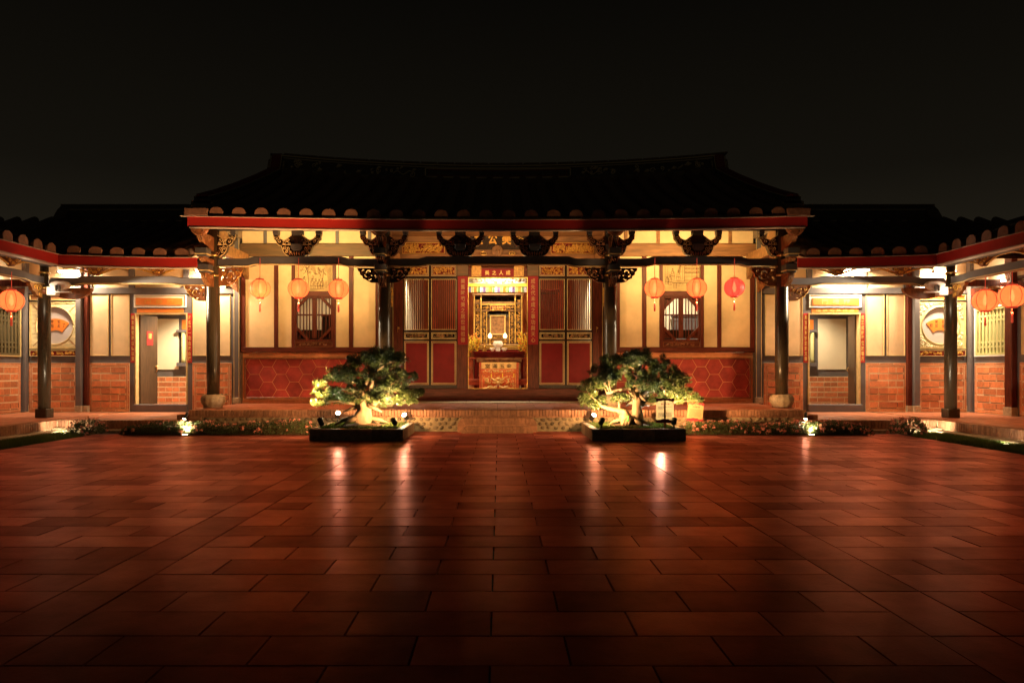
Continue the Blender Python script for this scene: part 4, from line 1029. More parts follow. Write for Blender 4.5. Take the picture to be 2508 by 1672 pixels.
    bl = MB(); bl.tube([(xa+(xb-xa)*i/10, 14.84, fz(xa+(xb-xa)*i/10)+.015) for i in range(11)], .022, 8); bl.build('eave_lip', 'lip', fb)
    RYW = 18.4; sl = .395
    def zr(yy): return 3.53+(yy-14.85)*sl*(.82+.18*(yy-14.85)/3.55)
    b = MB()
    for ya, yb_ in ((14.82, RYW), (2*RYW-14.82, RYW)):
        vs = []
        for i in range(7):
            t = i/6; yy = ya+(yb_-ya)*t; zz = zr(14.82+(RYW-14.82)*t)
            vs += [(s*6.3, yy, zz), (s*13, yy, zz)]
        b.add(vs, [(2*i, 2*i+1, 2*i+3, 2*i+2) for i in range(6)])
    rf_ = b.build('roof', 'rooftile', wg)
    k = 0
    for i in range(15):
        x = 6.42+i*.437
        bb = MB(); bb.smooth = True; vs = []
        for j in range(7):
            yy = 14.88+(RYW-14.88)*j/6
            for q in range(7):
                a = PI*q/6; vs.append((s*(x+.125*math.cos(a)), yy, zr(yy)+.01+.15*math.sin(a)**.8))
        bb.add(vs, [(j*7+q, j*7+q+1, (j+1)*7+q+1, (j+1)*7+q) for j in range(6) for q in range(6)])
        bb.build('tile_roll', 'rooftile', rf_)
        if x < 8.85:
            z = fz(x)+.24
            prof = [(s*x-.14, z-.01), (s*x+.14, z-.01)]+[(s*x+.14*math.cos(PI*q/10), z+.012+.175*math.sin(PI*q/10)**.55) for q in range(1, 10)]
            part('tile_end', 'tileend', rf_, lambda b: b.prism(prof, 'y', 14.835, 14.905), .008)
    zt = zr(RYW)
    boxpart('ridge', 'ridgeband', rf_, s*6.3, s*10.95, RYW-.12, RYW+.12, zt-.05, zt+.40, .01)
    part('ridge_trim', 'ridgeline', rf_, lambda b: (b.box(s*6.31, s*10.9, RYW-.132, RYW-.121, zt+.30, zt+.315), b.box(s*6.31, s*10.9, RYW-.132, RYW-.121, zt+.02, zt+.035)))
    for i in range(10): boxpart('ridge_cap', 'ridge', rf_, s*(6.35+i*.46), s*(6.35+i*.46+.43), RYW-.14, RYW+.14, zt+.401, zt+.44, 0)
    part('gable_ridge', 'ridge', rf_, lambda b: b.prism([(RYW, zt+.42), (RYW-.15, zt+.3), (RYW-.35, zt+.05), (RYW-1.5, zr(RYW-1.5)+.22), (15.6, zr(15.6)+.22), (15.6, zr(15.6)), (RYW, zt-.05)], 'x', s*10.7, s*11.0))
    b = MB(); b.add([(s*6.3, 14.87, 3.50), (s*11.5, 14.87, 3.50), (s*11.5, YW+.1, 4.4), (s*6.3, YW+.1, 4.4)], [(0, 1, 2, 3)]); b.build('soffit', 'plaster', wg)
    return wg
M['orange_faint'] = mat('faded_lettering', (.72, .30, .05), .5)
M['door_brown'] = mat('brown_door_leaf', (.085, .045, .022), .42, noise=.35, nscale=5, stretch=(5, 5, .7), bump=.1)
wings = {s: wing(s) for s in (-1, 1)}

def gallery(s):
    GX, ang = s*11.4, (-s*PI/2)
    gl = thing('side_gallery', (GX, 14, WZ), 'side gallery at the %s edge with %s lattice window under a red eave' % (('left', 'a dark') if s < 0 else ('right', 'a pale green')), 'gallery')
    Y_ = lambda d: YW-d
    # wall plane x = GX, facing the courtyard
    o_, i_ = lambda v: s*(11.4+v), None
    def bx(nm, m, da, db, za, zb, ta=.0, tb=.1, bev=.004): return boxpart(nm, m, gl, o_(ta), o_(tb), Y_(da), Y_(db), za, zb, bev)
    bx('wall_frame', 'grey', .02, .20, WZ, 3.3, .03, .14, 0); bx('wall_frame', 'grey', .20, 1.32, WZ, 1.56, .03, .14, 0)
    bx('wall_frame', 'grey', .20, 1.32, 2.70, 3.3, .03, .14, 0); bx('wall_frame', 'grey', 1.32, 9, WZ, 3.3, .03, .14, 0)
    bx('upper_wall', 'plaster_white', .02, 9, 3.301, 4.3, .035, .14, 0)
    bx('corner_post', 'grey', .0, .12, WZ, 4.2, -.06, .03, .01)
    bx('wall_beam', 'redwood', .12, 9, 3.0, 3.18, -.05, .05, .008)
    bx('post', 'redwood', 1.36, 1.60, WZ+.19, 4.2, -.1, .03, .012); bx('post_base', 'stone', 1.34, 1.62, WZ, WZ+.19, -.12, .03)
    bx('post', 'redwood', 4.7, 4.95, WZ, 4.2, -.1, .03, .012)
    for da, db, sd in ((.17, 1.31, 3), (1.68, 2.95, 4), (3.1, 4.6, 6)):
        org = (o_(.015), Y_(db) if s < 0 else Y_(da)); brick_panel(gl, org, ang, db-da, WZ+.005, 1.40, 6, True, sd+(10 if s > 0 else 0))
    for da, db in ((1.75, 2.9), (3.15, 4.55)):
        p = bx('wall_panel', 'plaster', da, db, 1.57, 2.95, .015, .05, 0)
        b = MB()
        for za, zb, d1, d2 in ((1.57, 1.586, da, db), (2.934, 2.95, da, db)): b.box(o_(.0), o_(.02), Y_(d1), Y_(d2), za, zb)
        for d1 in (da, db-.016): b.box(o_(.0), o_(.02), Y_(d1), Y_(d1+.016), 1.587, 2.933)
        b.build('gold_moulding', 'goldline', p)
    # lattice window
    m = 'greenbar' if s > 0 else 'darkbar'
    w = MB(); z0, z1, d0, d1 = 1.58, 2.68, .22, 1.30
    for a, b_, c, d in ((d0, d0+.05, z0, z1), (d1-.05, d1, z0, z1), (d0+.05, d1-.05, z0, z0+.05), (d0+.05, d1-.05, z1-.05, z1)): w.box(o_(.0), o_(.12), Y_(a), Y_(b_), c, d)
    wn = w.build('lattice_window', m, gl)
    e = MB()
    for a, b_, c, d in ((d0-.03, d0-.005, z0-.03, z1+.03), (d1+.005, d1+.03, z0-.03, z1+.03), (d0-.005, d1+.005, z0-.03, z0-.005), (d0-.005, d1+.005, z1+.005, z1+.03)): e.box(o_(-.012), o_(.03), Y_(a), Y_(b_), c, d)
    e.build('pale_edge', 'white' if s > 0 else 'goldline', wn)
    for i in range(8):
        d = d0+.05+(i+.5)*(d1-d0-.1)/8; boxpart('lattice_bar', m, wn, o_(.02), o_(.09), Y_(d-.028), Y_(d+.028), z0+.05, z1-.05, 0)
    for zz in (z0+.19, z0+.30, z1-.30, z1-.19): boxpart('cross_bar', m, wn, o_(.03), o_(.08), Y_(d0+.05), Y_(d1-.05), zz-.02, zz+.02, 0)
    boxpart('room_wall', 'plaster_white', gl, o_(1.6), o_(1.7), 15, 17.6, WZ, 3.4, 0); boxpart('room_wall', 'plaster_white', gl, o_(.15), o_(1.6), 17.55, 17.64, WZ, 3.4, 0)
    boxpart('room_wall', 'plaster_white', gl, o_(.15), o_(1.6), 15.0, 15.09, WZ, 3.4, 0); boxpart('room_ceiling', 'plaster_white', gl, o_(.15), o_(1.7), 15.0, 17.64, 3.41, 3.46, 0)
    boxpart('room_dado', 'darkwood', gl, o_(1.55), o_(1.599), 15.1, 17.54, WZ, 1.9, 0)
    # columns and beams along the courtyard side
    for yy in (YC, 12.1):
        c = part('column', 'column', gl, lambda b: b.lathe([(.122, 0), (.124, 1.2), (.122, 2.6), (.085, 2.62), (.085, 3.22)], s*9.66, yy, 24, WZ+.19))
        boxpart('column_base', 'column', gl, s*9.66-.13, s*9.66+.13, yy-.13, yy+.13, WZ, WZ+.195, .015)
        for zz in (3.30, 2.975): part('brass_band', 'brass', gl, lambda b: b.lathe([(.09, -.02), (.105 if zz > 3 else .128, -.02), (.105 if zz > 3 else .128, .02), (.09, .02)], s*9.66, yy, 20, zz))
        part('column_collar', 'carve', gl, lambda b: b.lathe([(.123, -.11), (.15, -.04), (.15, .0), (.09, .0)], s*9.66, yy, 20, 2.95))
    moon2(gl, 'x', s*9.66, 12.2, YC-.11, 'grey', 3.245, .42)
    moon2(gl, 'x', s*9.66, 8.8, 12.0, 'grey', 3.245, .42)
    b = MB().plate([(YC-.12-dx, 3.05-dz) for dx, dz in ((0, 0), (.42, 0), (.41, .05), (.35, .10), (.33, .16), (.26, .18), (.2, .25), (.1, .27), (0, .30))],
                   [[(YC-.12-.13+.035*math.cos(t), 3.05-.12+.045*math.sin(t)) for t in [2*PI*i/8 for i in range(8)]], [(YC-.12-.26+.03*math.cos(t), 3.05-.07+.03*math.sin(t)) for t in [2*PI*i/8 for i in range(8)]]], 'x', s*9.66-.04, s*9.66+.04)
    bk = b.build('corner_bracket', 'carve_light', gl)
    e = MB()
    for f in (-.045, .045): scrolls(e, [(YC-.25, 2.95, .09, 1.3, 0, 1), (YC-.38, 2.98, .05, 1.2, 1, -1), (YC-.2, 2.82, .05, 1.2, 2, 1)], s*9.66+f, .011, 'x')
    e.build('scrollwork', 'gilt', bk)
    arches(gl, 'x', s*9.62, (14.45, 13.15), 3.47)
    for yy in (14.5,):                                              # gourd bracket hanging at the wall beam
        b = MB()
        for k in range(8):
            a = 2*PI*k/8; b.tube([(s*11.1+.05*math.cos(a), 16.35+.05*math.sin(a), 3.02), (s*11.1+.10*math.cos(a), 16.35+.10*math.sin(a), 2.9), (s*11.1+.085*math.cos(a), 16.35+.085*math.sin(a), 2.78), (s*11.1+.03*math.cos(a), 16.35+.03*math.sin(a), 2.68)], [.03, .045, .04, .012], 6)
        b.lathe([(.02, 0), (.13, .0), (.14, .05), (.10, .08)], s*11.1, 16.35, 14, 3.02); b.build('gourd_bracket', 'carve_light', gl)
        boxpart('tie_beam', 'redwood', gl, s*9.78, s*11.39, 16.30, 16.40, 3.10, 3.25)
    pu = MB(); pu.tube([(s*9.6, 8, 3.53), (s*9.6, YC+.1, 3.53)], .095, 12); pu.build('eave_purlin', 'grey', gl)
    pu = MB(); pu.tube([(s*9.09, 8, 3.42), (s*9.09, 14.95, 3.42)], .06, 12); pu.build('eave_purlin', 'lip', gl)
    x0 = s*8.915
    b = MB().box(x0, x0+s*.035, 8, 14.83, 3.38, 3.572); fb = b.build('eave_board', 'fascia', gl)
    boxpart('drip_edge', 'lip', fb, x0-s*.04, x0+s*.04, 8, 14.80, 3.5725, 3.582, 0)
    bl = MB(); bl.tube([(x0+s*.01, 8, 3.365), (x0+s*.01, 14.84, 3.365)], .022, 8); bl.build('eave_lip', 'lip', fb)
    def zr(d): return 3.60+d*.36*(.85+.15*d/3.6)
    b = MB(); vs = []
    for i in range(7):
        d = 3.6*i/6; vs += [(s*(8.9+d), 8, zr(d)), (s*(8.9+d), 19, zr(d))]
    for i in range(6, -1, -1):
        d = 3.6*i/6; vs += [(s*(16.1-d), 8, zr(d)), (s*(16.1-d), 19, zr(d))]
    b.add(vs, [(2*i, 2*i+1, 2*i+3, 2*i+2) for i in range(13)]); rf_ = b.build('roof', 'rooftile', gl)
    for i in range(16):
        yy = 14.62-i*.437
        bb = MB(); bb.smooth = True; vs = []
        for j in range(7):
            d = 3.55*j/6
            for q in range(7):
                a = PI*q/6; vs.append((s*(8.96+d), yy+.125*math.cos(a), zr(d)+.0+.15*math.sin(a)**.8))
        bb.add(vs, [(j*7+q, j*7+q+1, (j+1)*7+q+1, (j+1)*7+q) for j in range(6) for q in range(6)]); bb.build('tile_roll', 'rooftile', rf_)
        prof = [(yy-.14, 3.585), (yy+.14, 3.585)]+[(yy+.14*math.cos(PI*q/10), 3.607+.175*math.sin(PI*q/10)**.55) for q in range(1, 10)]
        part('tile_end', 'tileend', rf_, lambda b: b.prism(prof, 'x', s*8.905, s*8.975), .008)
    zt = zr(3.6); boxpart('ridge', 'ridgeband', rf_, s*12.4, s*12.6, 8, 16.5, zt-.05, zt+.42, .01)
    part('ridge_trim', 'ridgeline', rf_, lambda b: (b.box(s*12.385, s*12.399, 8, 16.4, zt+.3, zt+.315), b.box(s*12.36, s*12.64, 8, 16.5, zt+.421, zt+.45)))
    b = MB(); b.add([(s*8.95, 8, 3.55), (s*8.95, 14.86, 3.55), (s*11.5, 14.86, 4.4), (s*11.5, 8, 4.4)], [(0, 1, 2, 3)]); b.build('soffit', 'plaster', gl)
    return gl
for s in (-1, 1): gallery(s)
# ================================================================== LANTERNS, PLAQUES, COUPLETS
WARM = (1.0, .62, .28); WARMW = (1.0, .76, .46); PALE = (1.0, .79, .50)
def lantern(cx, cy, cz, label, m='lantern', r=.213, hh=.19, ztop=3.5, power=5, rot=0):
    t = thing('paper_lantern', (cx, cy, cz), label, 'lantern', 'red paper lanterns under the eaves')
    prof = [(r*.36, -hh)]+[(r*math.cos(a)**.92 if abs(a) < 1.2 else r*math.cos(a), hh*math.sin(a)*1.02) for a in [-1.18+2.36*i/14 for i in range(15)]]+[(r*.36, hh)]
    b = MB(); vs = []; n = 32
    for rr, z in prof:
        for k in range(n): a = 2*PI*k/n; q = rr*(1-.012*math.cos(8*a+PI)**2); vs.append((cx+q*math.cos(a), cy+q*math.sin(a), cz+z))
    b.smooth = True; b.add(vs, [(i*n+k, i*n+(k+1) % n, (i+1)*n+(k+1) % n, (i+1)*n+k) for i in range(len(prof)-1) for k in range(n)])
    b.build('shade', m, t)
    rb = MB()
    for k in range(8):
        a = 2*PI*(k+rot)/8; rb.tube([(cx+(rr+.002)*math.cos(a), cy+(rr+.002)*math.sin(a), cz+z) for rr, z in prof], .0055, 4)
    rb.build('rib', 'lantern_rib', t)
    for z in (-hh, hh): part('rim_ring', 'lantern_rib', t, lambda b: b.lathe([(r*.34, -.018), (r*.39, -.018), (r*.39, .018), (r*.34, .018)], cx, cy, 20, cz+z))
    b = MB(); b.tube([(cx, cy, cz+hh), (cx+.004, cy, ztop)], .006, 5); b.tube([(cx-.06, cy, cz+hh), (cx, cy, cz+hh+.06), (cx+.06, cy, cz+hh)], .004, 4); b.build('cord', 'lantern_rib', t)
    b = MB(); b.tube([(cx, cy, cz-hh), (cx, cy, cz-hh-.10)], .004, 4); b.lathe([(.006, -.10), (.02, -.12), (.017, -.14), (.022, -.29), (.004, -.30)], cx, cy, 8, cz-hh); b.build('tassel', 'lantern_rib', t)
    lamp('bulb', 'POINT', t, (cx, cy, cz), power*.6, (1, .45, .15), size=.06)
    lamp('down_glow', 'SPOT', t, (cx, cy, cz-hh-.03), power*7.5, (1, .46, .17), (cx, cy, 0), .06, spot=112, blend=.6)
    part('bulb_glass', 'candle', t, lambda b: b.lathe([(.01, -.10), (.035, -.06), (.04, 0), (.02, .09), (.01, .12)], cx, cy, 12, cz))
    return t
YL = YC-.16
for px, py, lab, m in ((636.5, 707, 'leftmost lantern of the main hall, before the plain cream panel by the column', 'lantern'),
                       (731, 707, 'main hall lantern overlapping the left edge of the left painting', 'lantern'),
                       (829, 708, 'main hall lantern nearest the left inner column, right of the left octagonal window', 'lantern'),
                       (1603.5, 706, 'main hall lantern left of the painting of a seated scholar above the right window', 'lantern'),
                       (1706.5, 705.5, 'main hall lantern covering the right edge of the scholar painting, brightest on top', 'lantern'),
                       (1798.5, 704, 'deep pinkish red lantern by the right corner column, reddest of the main hall row', 'lantern_red')):
    lantern(X(px, YL), YL, Z(py, YL), lab, m, ztop=Z(632, YL), power=9, rot=rnd.random())
lantern(X(28, 14.35), 14.35, Z(736, 14.35), 'lantern at the left edge of the picture, hanging before the dark lattice window', 'lantern', .225, .20, 3.16, 6, .2)
lantern(X(2413, 14.5), 14.5, Z(736, 14.5), 'lantern before the pale green lattice window, just right of the right gallery column', 'lantern', .235, .205, 3.16, 6, .4)
lantern(X(2479, 13.77), 13.77, Z(725, 13.77), 'large lantern nearest the right edge of the picture', 'lantern', .235, .205, 3.12, 6, .1)

def board(name, cat, label, xa, xb, za, zb, y, m, txt=None, tm='goldtext', vertical=False, thick=.015, tw=.7, th=.6, group=None, bold=.015):
    xa, xb = sorted((xa, xb))
    o = MB().box(xa, xb, y-thick, y, za, zb).build(name, m, None, ((xa+xb)/2, y, za), .002); tag(o, label, cat, group)
    if txt:
        w, h = xb-xa, zb-za
        lettering('\n'.join(txt) if vertical else '  '.join(txt) if len(txt) < 6 else ' '.join(txt), o, (xa+xb)/2, y-thick, (za+zb)/2, w*tw, h*th, tm, bold=bold)
    return o
# main hall
b_ = board('name_plaque', 'plaque', 'black name board with large gilt characters above the altar door, half hidden by brackets', D(1152), D(1296), Z(613, YD), Z(556, YD), YD-.06, 'lacquer', '堂公美榮', 'gilt', tw=.86, th=.56, bold=.04)
for px in (1184, 1254):
    c = MB(); k = .0105
    c.tube([(D(px)+(a)*k*.62, YD-.085, Z(622.5, YD)+bb*k*.62) for a, bb in ((-12, 0), (-6, -5), (6, -5), (12, 0), (9, 6), (3, 6), (0, 10), (-3, 6), (-9, 6), (-12, 0))], .012, 5); c.tube([(D(px)+(a)*k*.5, YD-.085, Z(623, YD)+bb*k*.5) for a, bb in ((-6, 0), (-2, 3), (0, 0), (2, 3), (6, 0))], .009, 5)
    o = c.build('cloud_clip', 'gold', None, (D(px), YD-.08, Z(622, YD))); tag(o, 'small gilt cloud shaped clip %s of the round medallion under the name board' % ('left' if px < 1200 else 'right'), 'ornament', 'gilt cloud clips')
c = MB().prism([(D(1217.8)+.14*math.cos(2*PI*i/28), Z(616, YD)+.14*math.sin(2*PI*i/28)) for i in range(28)], 'y', YD-.11, YD-.085)
med = c.build('medallion', 'carve_light', None, (D(1217.8), YD-.1, Z(616, YD))); tag(med, 'round carved wooden medallion hanging below the name board over the altar door', 'medallion')
part('carving', 'carve_light', med, lambda b: (b.tube([(D(1217.8)+.13*math.cos(2*PI*i/24), YD-.112, Z(616, YD)+.13*math.sin(2*PI*i/24)) for i in range(25)], .01, 5), relief(b, D(1217.8)-.1, D(1217.8)+.1, Z(616, YD)-.1, Z(616, YD)+.1, YD-.11, 3, .08, .02, 1.4)))
board('lintel_board', 'couplet board', 'crimson horizontal board with four gilt characters over the altar door', D(1179), D(1258.5), Z(677.5, YD), Z(659, YD), YD-.022, 'crimsonboard', '美之人成', 'goldtext', tw=.78, th=.62)
for pa, pb, sd, wd in ((1155.5, 1178.5, 1, 'left'), (1259, 1282.5, 2, 'right')):
    o = board('seal_panel', 'panel', 'square carved seal panel at the %s end of the crimson lintel board' % wd, D(pa), D(pb), Z(677, YD), Z(652, YD), YD-.023, 'carve_light')
    b = MB(); w = D(pb)-D(pa); cx, cz = (D(pa)+D(pb))/2, (Z(677, YD)+Z(652, YD))/2; R = random.Random(sd)
    b.frame(D(pa), D(pb), Z(677, YD), Z(652, YD), YD-.046, YD-.03, .01); b.box(cx-.005, cx+.005, YD-.044, YD-.03, Z(677, YD)+.01, Z(652, YD)-.01); b.box(D(pa)+.01, D(pb)-.01, YD-.0441, YD-.03, cz-.005, cz+.005)
    for qx in (-1, 1):
        for qz in (-1, 1):
            ox, oz = cx+qx*w*.24, cz+qz*w*.25
            for k in range(4): b.box(ox-w*.17, ox+w*.17, YD-.043, YD-.03, oz-w*.16+k*w*.105, oz-w*.16+k*w*.105+.008)
            for k in range(3): u = ox+R.uniform(-.15, .15)*w; b.box(u-.004, u+.004, YD-.0435, YD-.03, oz-w*.14, oz+w*.14)
    b.build('carving', 'gilt', o)
board('couplet', 'couplet board', 'tall crimson couplet board left of the altar opening, worn gilt characters', D(1122), D(1146), Z(844, YD), Z(677, YD), YD-.052, 'crimsonboard', '美舊時苟美之居世福祖德', 'faintgold', True, tw=.44, th=.93, group=None)
board('couplet', 'couplet board', 'tall crimson couplet board right of the altar opening, worn gilt characters', D(1293), D(1317.5), Z(844, YD), Z(677, YD), YD-.052, 'crimsonboard', '成先代未成之事功與天心', 'faintgold', True, tw=.44, th=.93)
# wings
for s, pt, st, lt, rt in ((-1, None, None, '美言無雙福以德以寬', '才名第一功由祿由讓'), (1, '門禮爾', '境諸如慕世遠', '美言美意妙造即文章', '成三成計翠燈於署月')):
    w_ = 'left' if s < 0 else 'right'
    o = board('door_plaque', 'plaque', 'orange door plaque with faded lettering in a white frame over the left doorway' if s < 0 else 'orange door plaque with three pale characters, white framed, over the right wing doorway',
          s*A(333), s*A(447), Z(747, YW), Z(729.5, YW), YW+.015, 'orangepaper', pt, 'goldtext', tw=.6, th=.68)
    if s < 0: lettering('門  義  爾', o, -A(390), YW-.0, Z(738, YW), .70, .11, 'orange_faint', depth=.002)
    board('door_strip', 'couplet paper', 'narrow orange paper strip pasted under the %s door plaque' % w_ + (', one white spot on it' if s < 0 else ', six small gilt characters'), s*A(334), s*A(449), Z(765.5, YW), Z(755.5, YW), YW+.026, 'orangepaper', st, 'goldtext', tw=.82, th=.72, thick=.004)
    la, lb = (318.5, 330) if s < 0 else (457.5, 469)
    ra, rb = (457.5, 469) if s < 0 else (318.5, 330)
    board('couplet', 'couplet paper', 'red paper couplet with gold characters pasted left of the %s wing doorway' % w_, s*A(la), s*A(lb), Z(888, YW), Z(767, YW), YW+.026, 'redpaper', lt, 'goldtext', True, thick=.005, tw=.62, th=.93, bold=.03)
    board('couplet', 'couplet paper', 'red paper couplet with gold characters pasted right of the %s wing doorway' % w_, s*A(ra), s*A(rb), Z(888, YW), Z(767, YW), YW+.026, 'redpaper', rt, 'goldtext', True, thick=.005, tw=.62, th=.93, bold=.03)
    # fan sign inside the round window
    cx, cz = s*A(134), Z(797, YW)-.36
    aa = [PI/2-.66+1.32*i/14 for i in range(15)]
    f = MB().prism([(cx+.53*math.cos(a), cz+.53*math.sin(a)) for a in aa]+[(cx+.25*math.cos(a), cz+.25*math.sin(a)) for a in aa[::-1]], 'y', YW+.035, YW+.050).build('fan_sign', 'orangepaper', None, (cx, YW+.05, cz+.25))
    tag(f, 'orange fan shaped sign with dark writing in the %s round window' % w_, 'sign')
    for dx, tt in ((-.21, '記'), (-.08, '時如'), (.08, '如此'), (.2, '了')):
        lettering('\n'.join(tt), f, cx+dx, YW+.0345, cz+.40+(.02 if len(tt) > 1 else 0)-abs(dx)*.15, .065, .09*len(tt), 'sepia', depth=.002)
# red paper on the brown door leaf
P0 = Vector((-A(334.5), YW+.16)); a = math.radians(78); ux = Vector((math.cos(a+PI/2-PI/2), math.sin(a))) if False else Vector((-math.sin(a)+0, math.cos(a)))
def leaf_pt(u, off):
    ang = math.radians(78); d = Vector((math.cos(ang), math.sin(ang))); nrm = Vector((math.sin(ang), -math.cos(ang)))
    return P0 + d*u + nrm*off
pc = leaf_pt(.33, .026)
o = MB().box(-.11, .11, -.002, .002, -.17, .17).build('red_paper', 'redpaper', None, (0, 0, 0)); o.location = (pc.x, pc.y, Z(828, 18.0)); o.rotation_euler = (0, 0, math.radians(78)); WLOC[o.name] = Vector((0, 0, 0))
tag(o, 'red paper charm pasted on the brown door leaf of the left wing', 'paper'); me = text_mesh('瑞', .12, .14, .003); me.materials.clear(); me.materials.append(M['goldtext']); piece('lettering', me, o, (0, -.003, .06))
# ================================================================== LAMPS
def tube_light(x, y, z, label, L=.7, along='x', power=60, face=(0, 1, -.4), col=PALE, wallx=None):
    t = thing('tube_light', (x, y, z), label, 'lamp', 'tube lamps lighting the gallery walls')
    d = Vector((1, 0, 0)) if along == 'x' else Vector((0, 1, 0)); p = Vector((x, y, z))
    b = MB(); b.tube([p-d*L/2, p+d*L/2], .028, 10); b.build('tube', 'tube', t)
    b = MB()
    for q in (-1, 1): b.tube([p+d*(q*L/2), p+d*(q*(L/2+.05))], .034, 8); b.bar(p+d*(q*(L/2+.03)), p+d*(q*(L/2+.03))+Vector((0, 0, .18)), .02)
    b.bar(p-d*(L/2+.06)+Vector((0, 0, .17)), p+d*(L/2+.06)+Vector((0, 0, .17)), .06, .03); b.build('housing', 'white', t)
    if power:                                                        # the reflector throws the light down along the wall
        w = Vector((0, 1, 0)) if along == 'x' else Vector((1 if x > 0 else -1, 0, 0))
        lamp('tube_glow', 'SPOT', t, p+Vector((0, 0, -.035)), power*1.85, col, p+w*.75+Vector((0, 0, -.9)), .10, spot=150, blend=.5)
        lamp('up_glow', 'SPOT', t, p+Vector((0, 0, .035)), power*.22, col, p+w*.9+Vector((0, 0, .5)), .10, spot=130, blend=.6)
    return t
tube_light(-6.9, 17.32, 3.60, 'glaring tube lamp high on the wall beside the left main column', .5, 'x', 160)
tube_light(-10.15, 17.32, 3.56, 'tube lamp high on the wall above the left round window', .5, 'x', 130)
tube_light(8.5, 17.32, 3.60, 'glaring tube lamp high on the wall, just right of the right door plaque', .6, 'x', 240)
tube_light(10.6, 17.32, 3.56, 'tube lamp high on the wall above the right round window', .5, 'x', 220)
tube_light(11.25, 16.45, 3.22, 'lit white tube lamp over the pale green lattice window', .62, 'y', 120)
tube_light(-11.25, 16.55, 3.22, 'lit white tube lamp over the dark lattice window at the left edge', .62, 'y', 70)
def strip_lamp(x, L, label, power, col):
    t = thing('strip_lamp', (x, YC+.16, 3.66), label, 'lamp', 'strip lamps hidden behind the hall beams')
    part('body', 'white', t, lambda b: b.box(x-L/2, x+L/2, YC+.10, YC+.17, 3.56, 3.63), .005)
    part('diffuser', 'candle', t, lambda b: b.box(x-L/2+.02, x+L/2-.02, YC+.171, YC+.185, 3.575, 3.635))
    lamp('strip_glow', 'AREA', t, (x, YC+.22, 3.68), power, col, (x, YW, 4.7), L*.9, .05)
    return t
strip_lamp(-4.25, 2.2, 'strip lamp behind the left hall beam', 80, (1, .73, .28))
strip_lamp(4.25, 2.2, 'strip lamp behind the right hall beam', 80, (1, .71, .27))
strip_lamp(0, 2.6, 'strip lamp behind the middle hall beam', 64, (1, .62, .26))
AMB = (1.0, .53, .20)
def spot_lamp(x, y, z, tgt, label, power, col=WARMW, base=.2, spot=75, tree=None, lensm='lens', r=.045, group='garden spotlights'):
    t = thing('garden_spotlight', (x, y, base), label, 'spotlight', group)
    p = Vector((x, y, z)); d = (Vector(tgt)-p).normalized()
    b = MB(); b.tube([p-d*.09, p-d*.075, p+d*.02, p+d*.055], [r*.55, r, r*1.05, r*1.12], 14); b.build('head', 'black', t)
    part('lens', lensm, t, lambda b: b.tube([p+d*.054, p+d*.057], [r*1.0, r*1.0], 14))
    part('stake', 'black', t, lambda b: b.tube([(x, y, base-.03), tuple(p-d*.04)], .012, 6))
    lamp('beam', 'SPOT', t, p+d*.075, power, col, tgt, .03, spot=spot, blend=.9)
    if tree is None and base and 'hidden' not in label: lamp('spill', 'POINT', t, p+d*.10, 9, (1, .70, .38), size=.11)
    if tree:
        lamp('tree_beam', 'SPOT', t, p+d*.075, 62, (1, .86, .62), (tree[0], tree[1]-.1, 1.35), .03, spot=62, blend=.7)
        lamp('low_beam', 'SPOT', t, p+d*.075, 115, AMB, ((5.6 if abs(x) > 2.5 else .25)*(1 if x > 0 else -1), 14.7, .34), .05, spot=96, blend=.7)
    return t
TL, TR = (-2.48, 13.6), (2.48, 13.6)
spot_lamp(-3.12, 14.28, .37, (-2.75, 13.4, 1.0), 'glaring spotlight at the back left corner of the left planter', 20, (1, .86, .62), spot=110)
spot_lamp(-1.80, 14.30, .33, (-2.15, 13.4, 1.0), 'glaring spotlight at the back right corner of the left planter', 72, (1, .86, .62), spot=110)
spot_lamp(-3.13, 12.96, .33, (-5.2, 14.8, 4.1), 'black spotlight head at the front left corner of the left planter', 1500, AMB, spot=84, tree=(-2.6, 13.6, .9))
spot_lamp(-1.83, 12.96, .33, (-4.0, 17.6, 3.0), 'black spotlight head at the front right corner of the left planter', 430, AMB, spot=118, tree=(-2.3, 13.6, .9))
spot_lamp(1.85, 14.15, .33, (2.2, 13.5, 1.0), 'spotlight with glowing white face at the back left corner of the right planter', 66, (1, .86, .62), spot=100)
spot_lamp(3.19, 14.2, .31, (2.8, 13.4, .9), 'spotlight hidden behind the upright sign at the back right corner of the right planter', 95, (1, .86, .62), spot=110)
spot_lamp(1.86, 12.98, .33, (4.0, 17.6, 3.0), 'black spotlight head at the front left corner of the right planter', 400, AMB, spot=118, tree=(2.3, 13.6, .9))
spot_lamp(3.15, 13.0, .33, (5.0, 17.6, 3.1), 'black spotlight head behind the sign at the front right corner of the right planter', 400, AMB, spot=100, tree=(2.7, 13.6, .9))
def ground_lamp(x, y, label, power, tgt=None, z=.0):
    t = thing('ground_lamp', (x, y, z), label, 'ground lamp', 'round lamps set in the ground')
    part('ring', 'black', t, lambda b: b.lathe([(.085, 0), (.085, .02), (.065, .022), (.06, .016)], x, y, 18, z))
    part('lens', 'lens', t, lambda b: b.lathe([(.002, .015), (.055, .015), (.05, .02), (.01, .021)], x, y, 16, z))
    lamp('glow', 'SPOT', t, (x, y, z+.05), power, PALE, tgt or (x, y+.15, z+2), .04, spot=110, blend=.8)
    return t
ground_lamp(X(158, 14.15), 14.12, 'ground lamp in the grass strip beside the left round bush', 80, (-10.2, 17.6, 1.2))
ground_lamp(X(456, 13.85), 13.80, 'ground lamp at the front edge of the left flower bed', 260, (-5.4, 14.8, 4.2))
ground_lamp(X(1985, 13.85), 13.80, 'ground lamp at the front edge of the right flower bed', 140, (6.2, 15.2, 4.0))
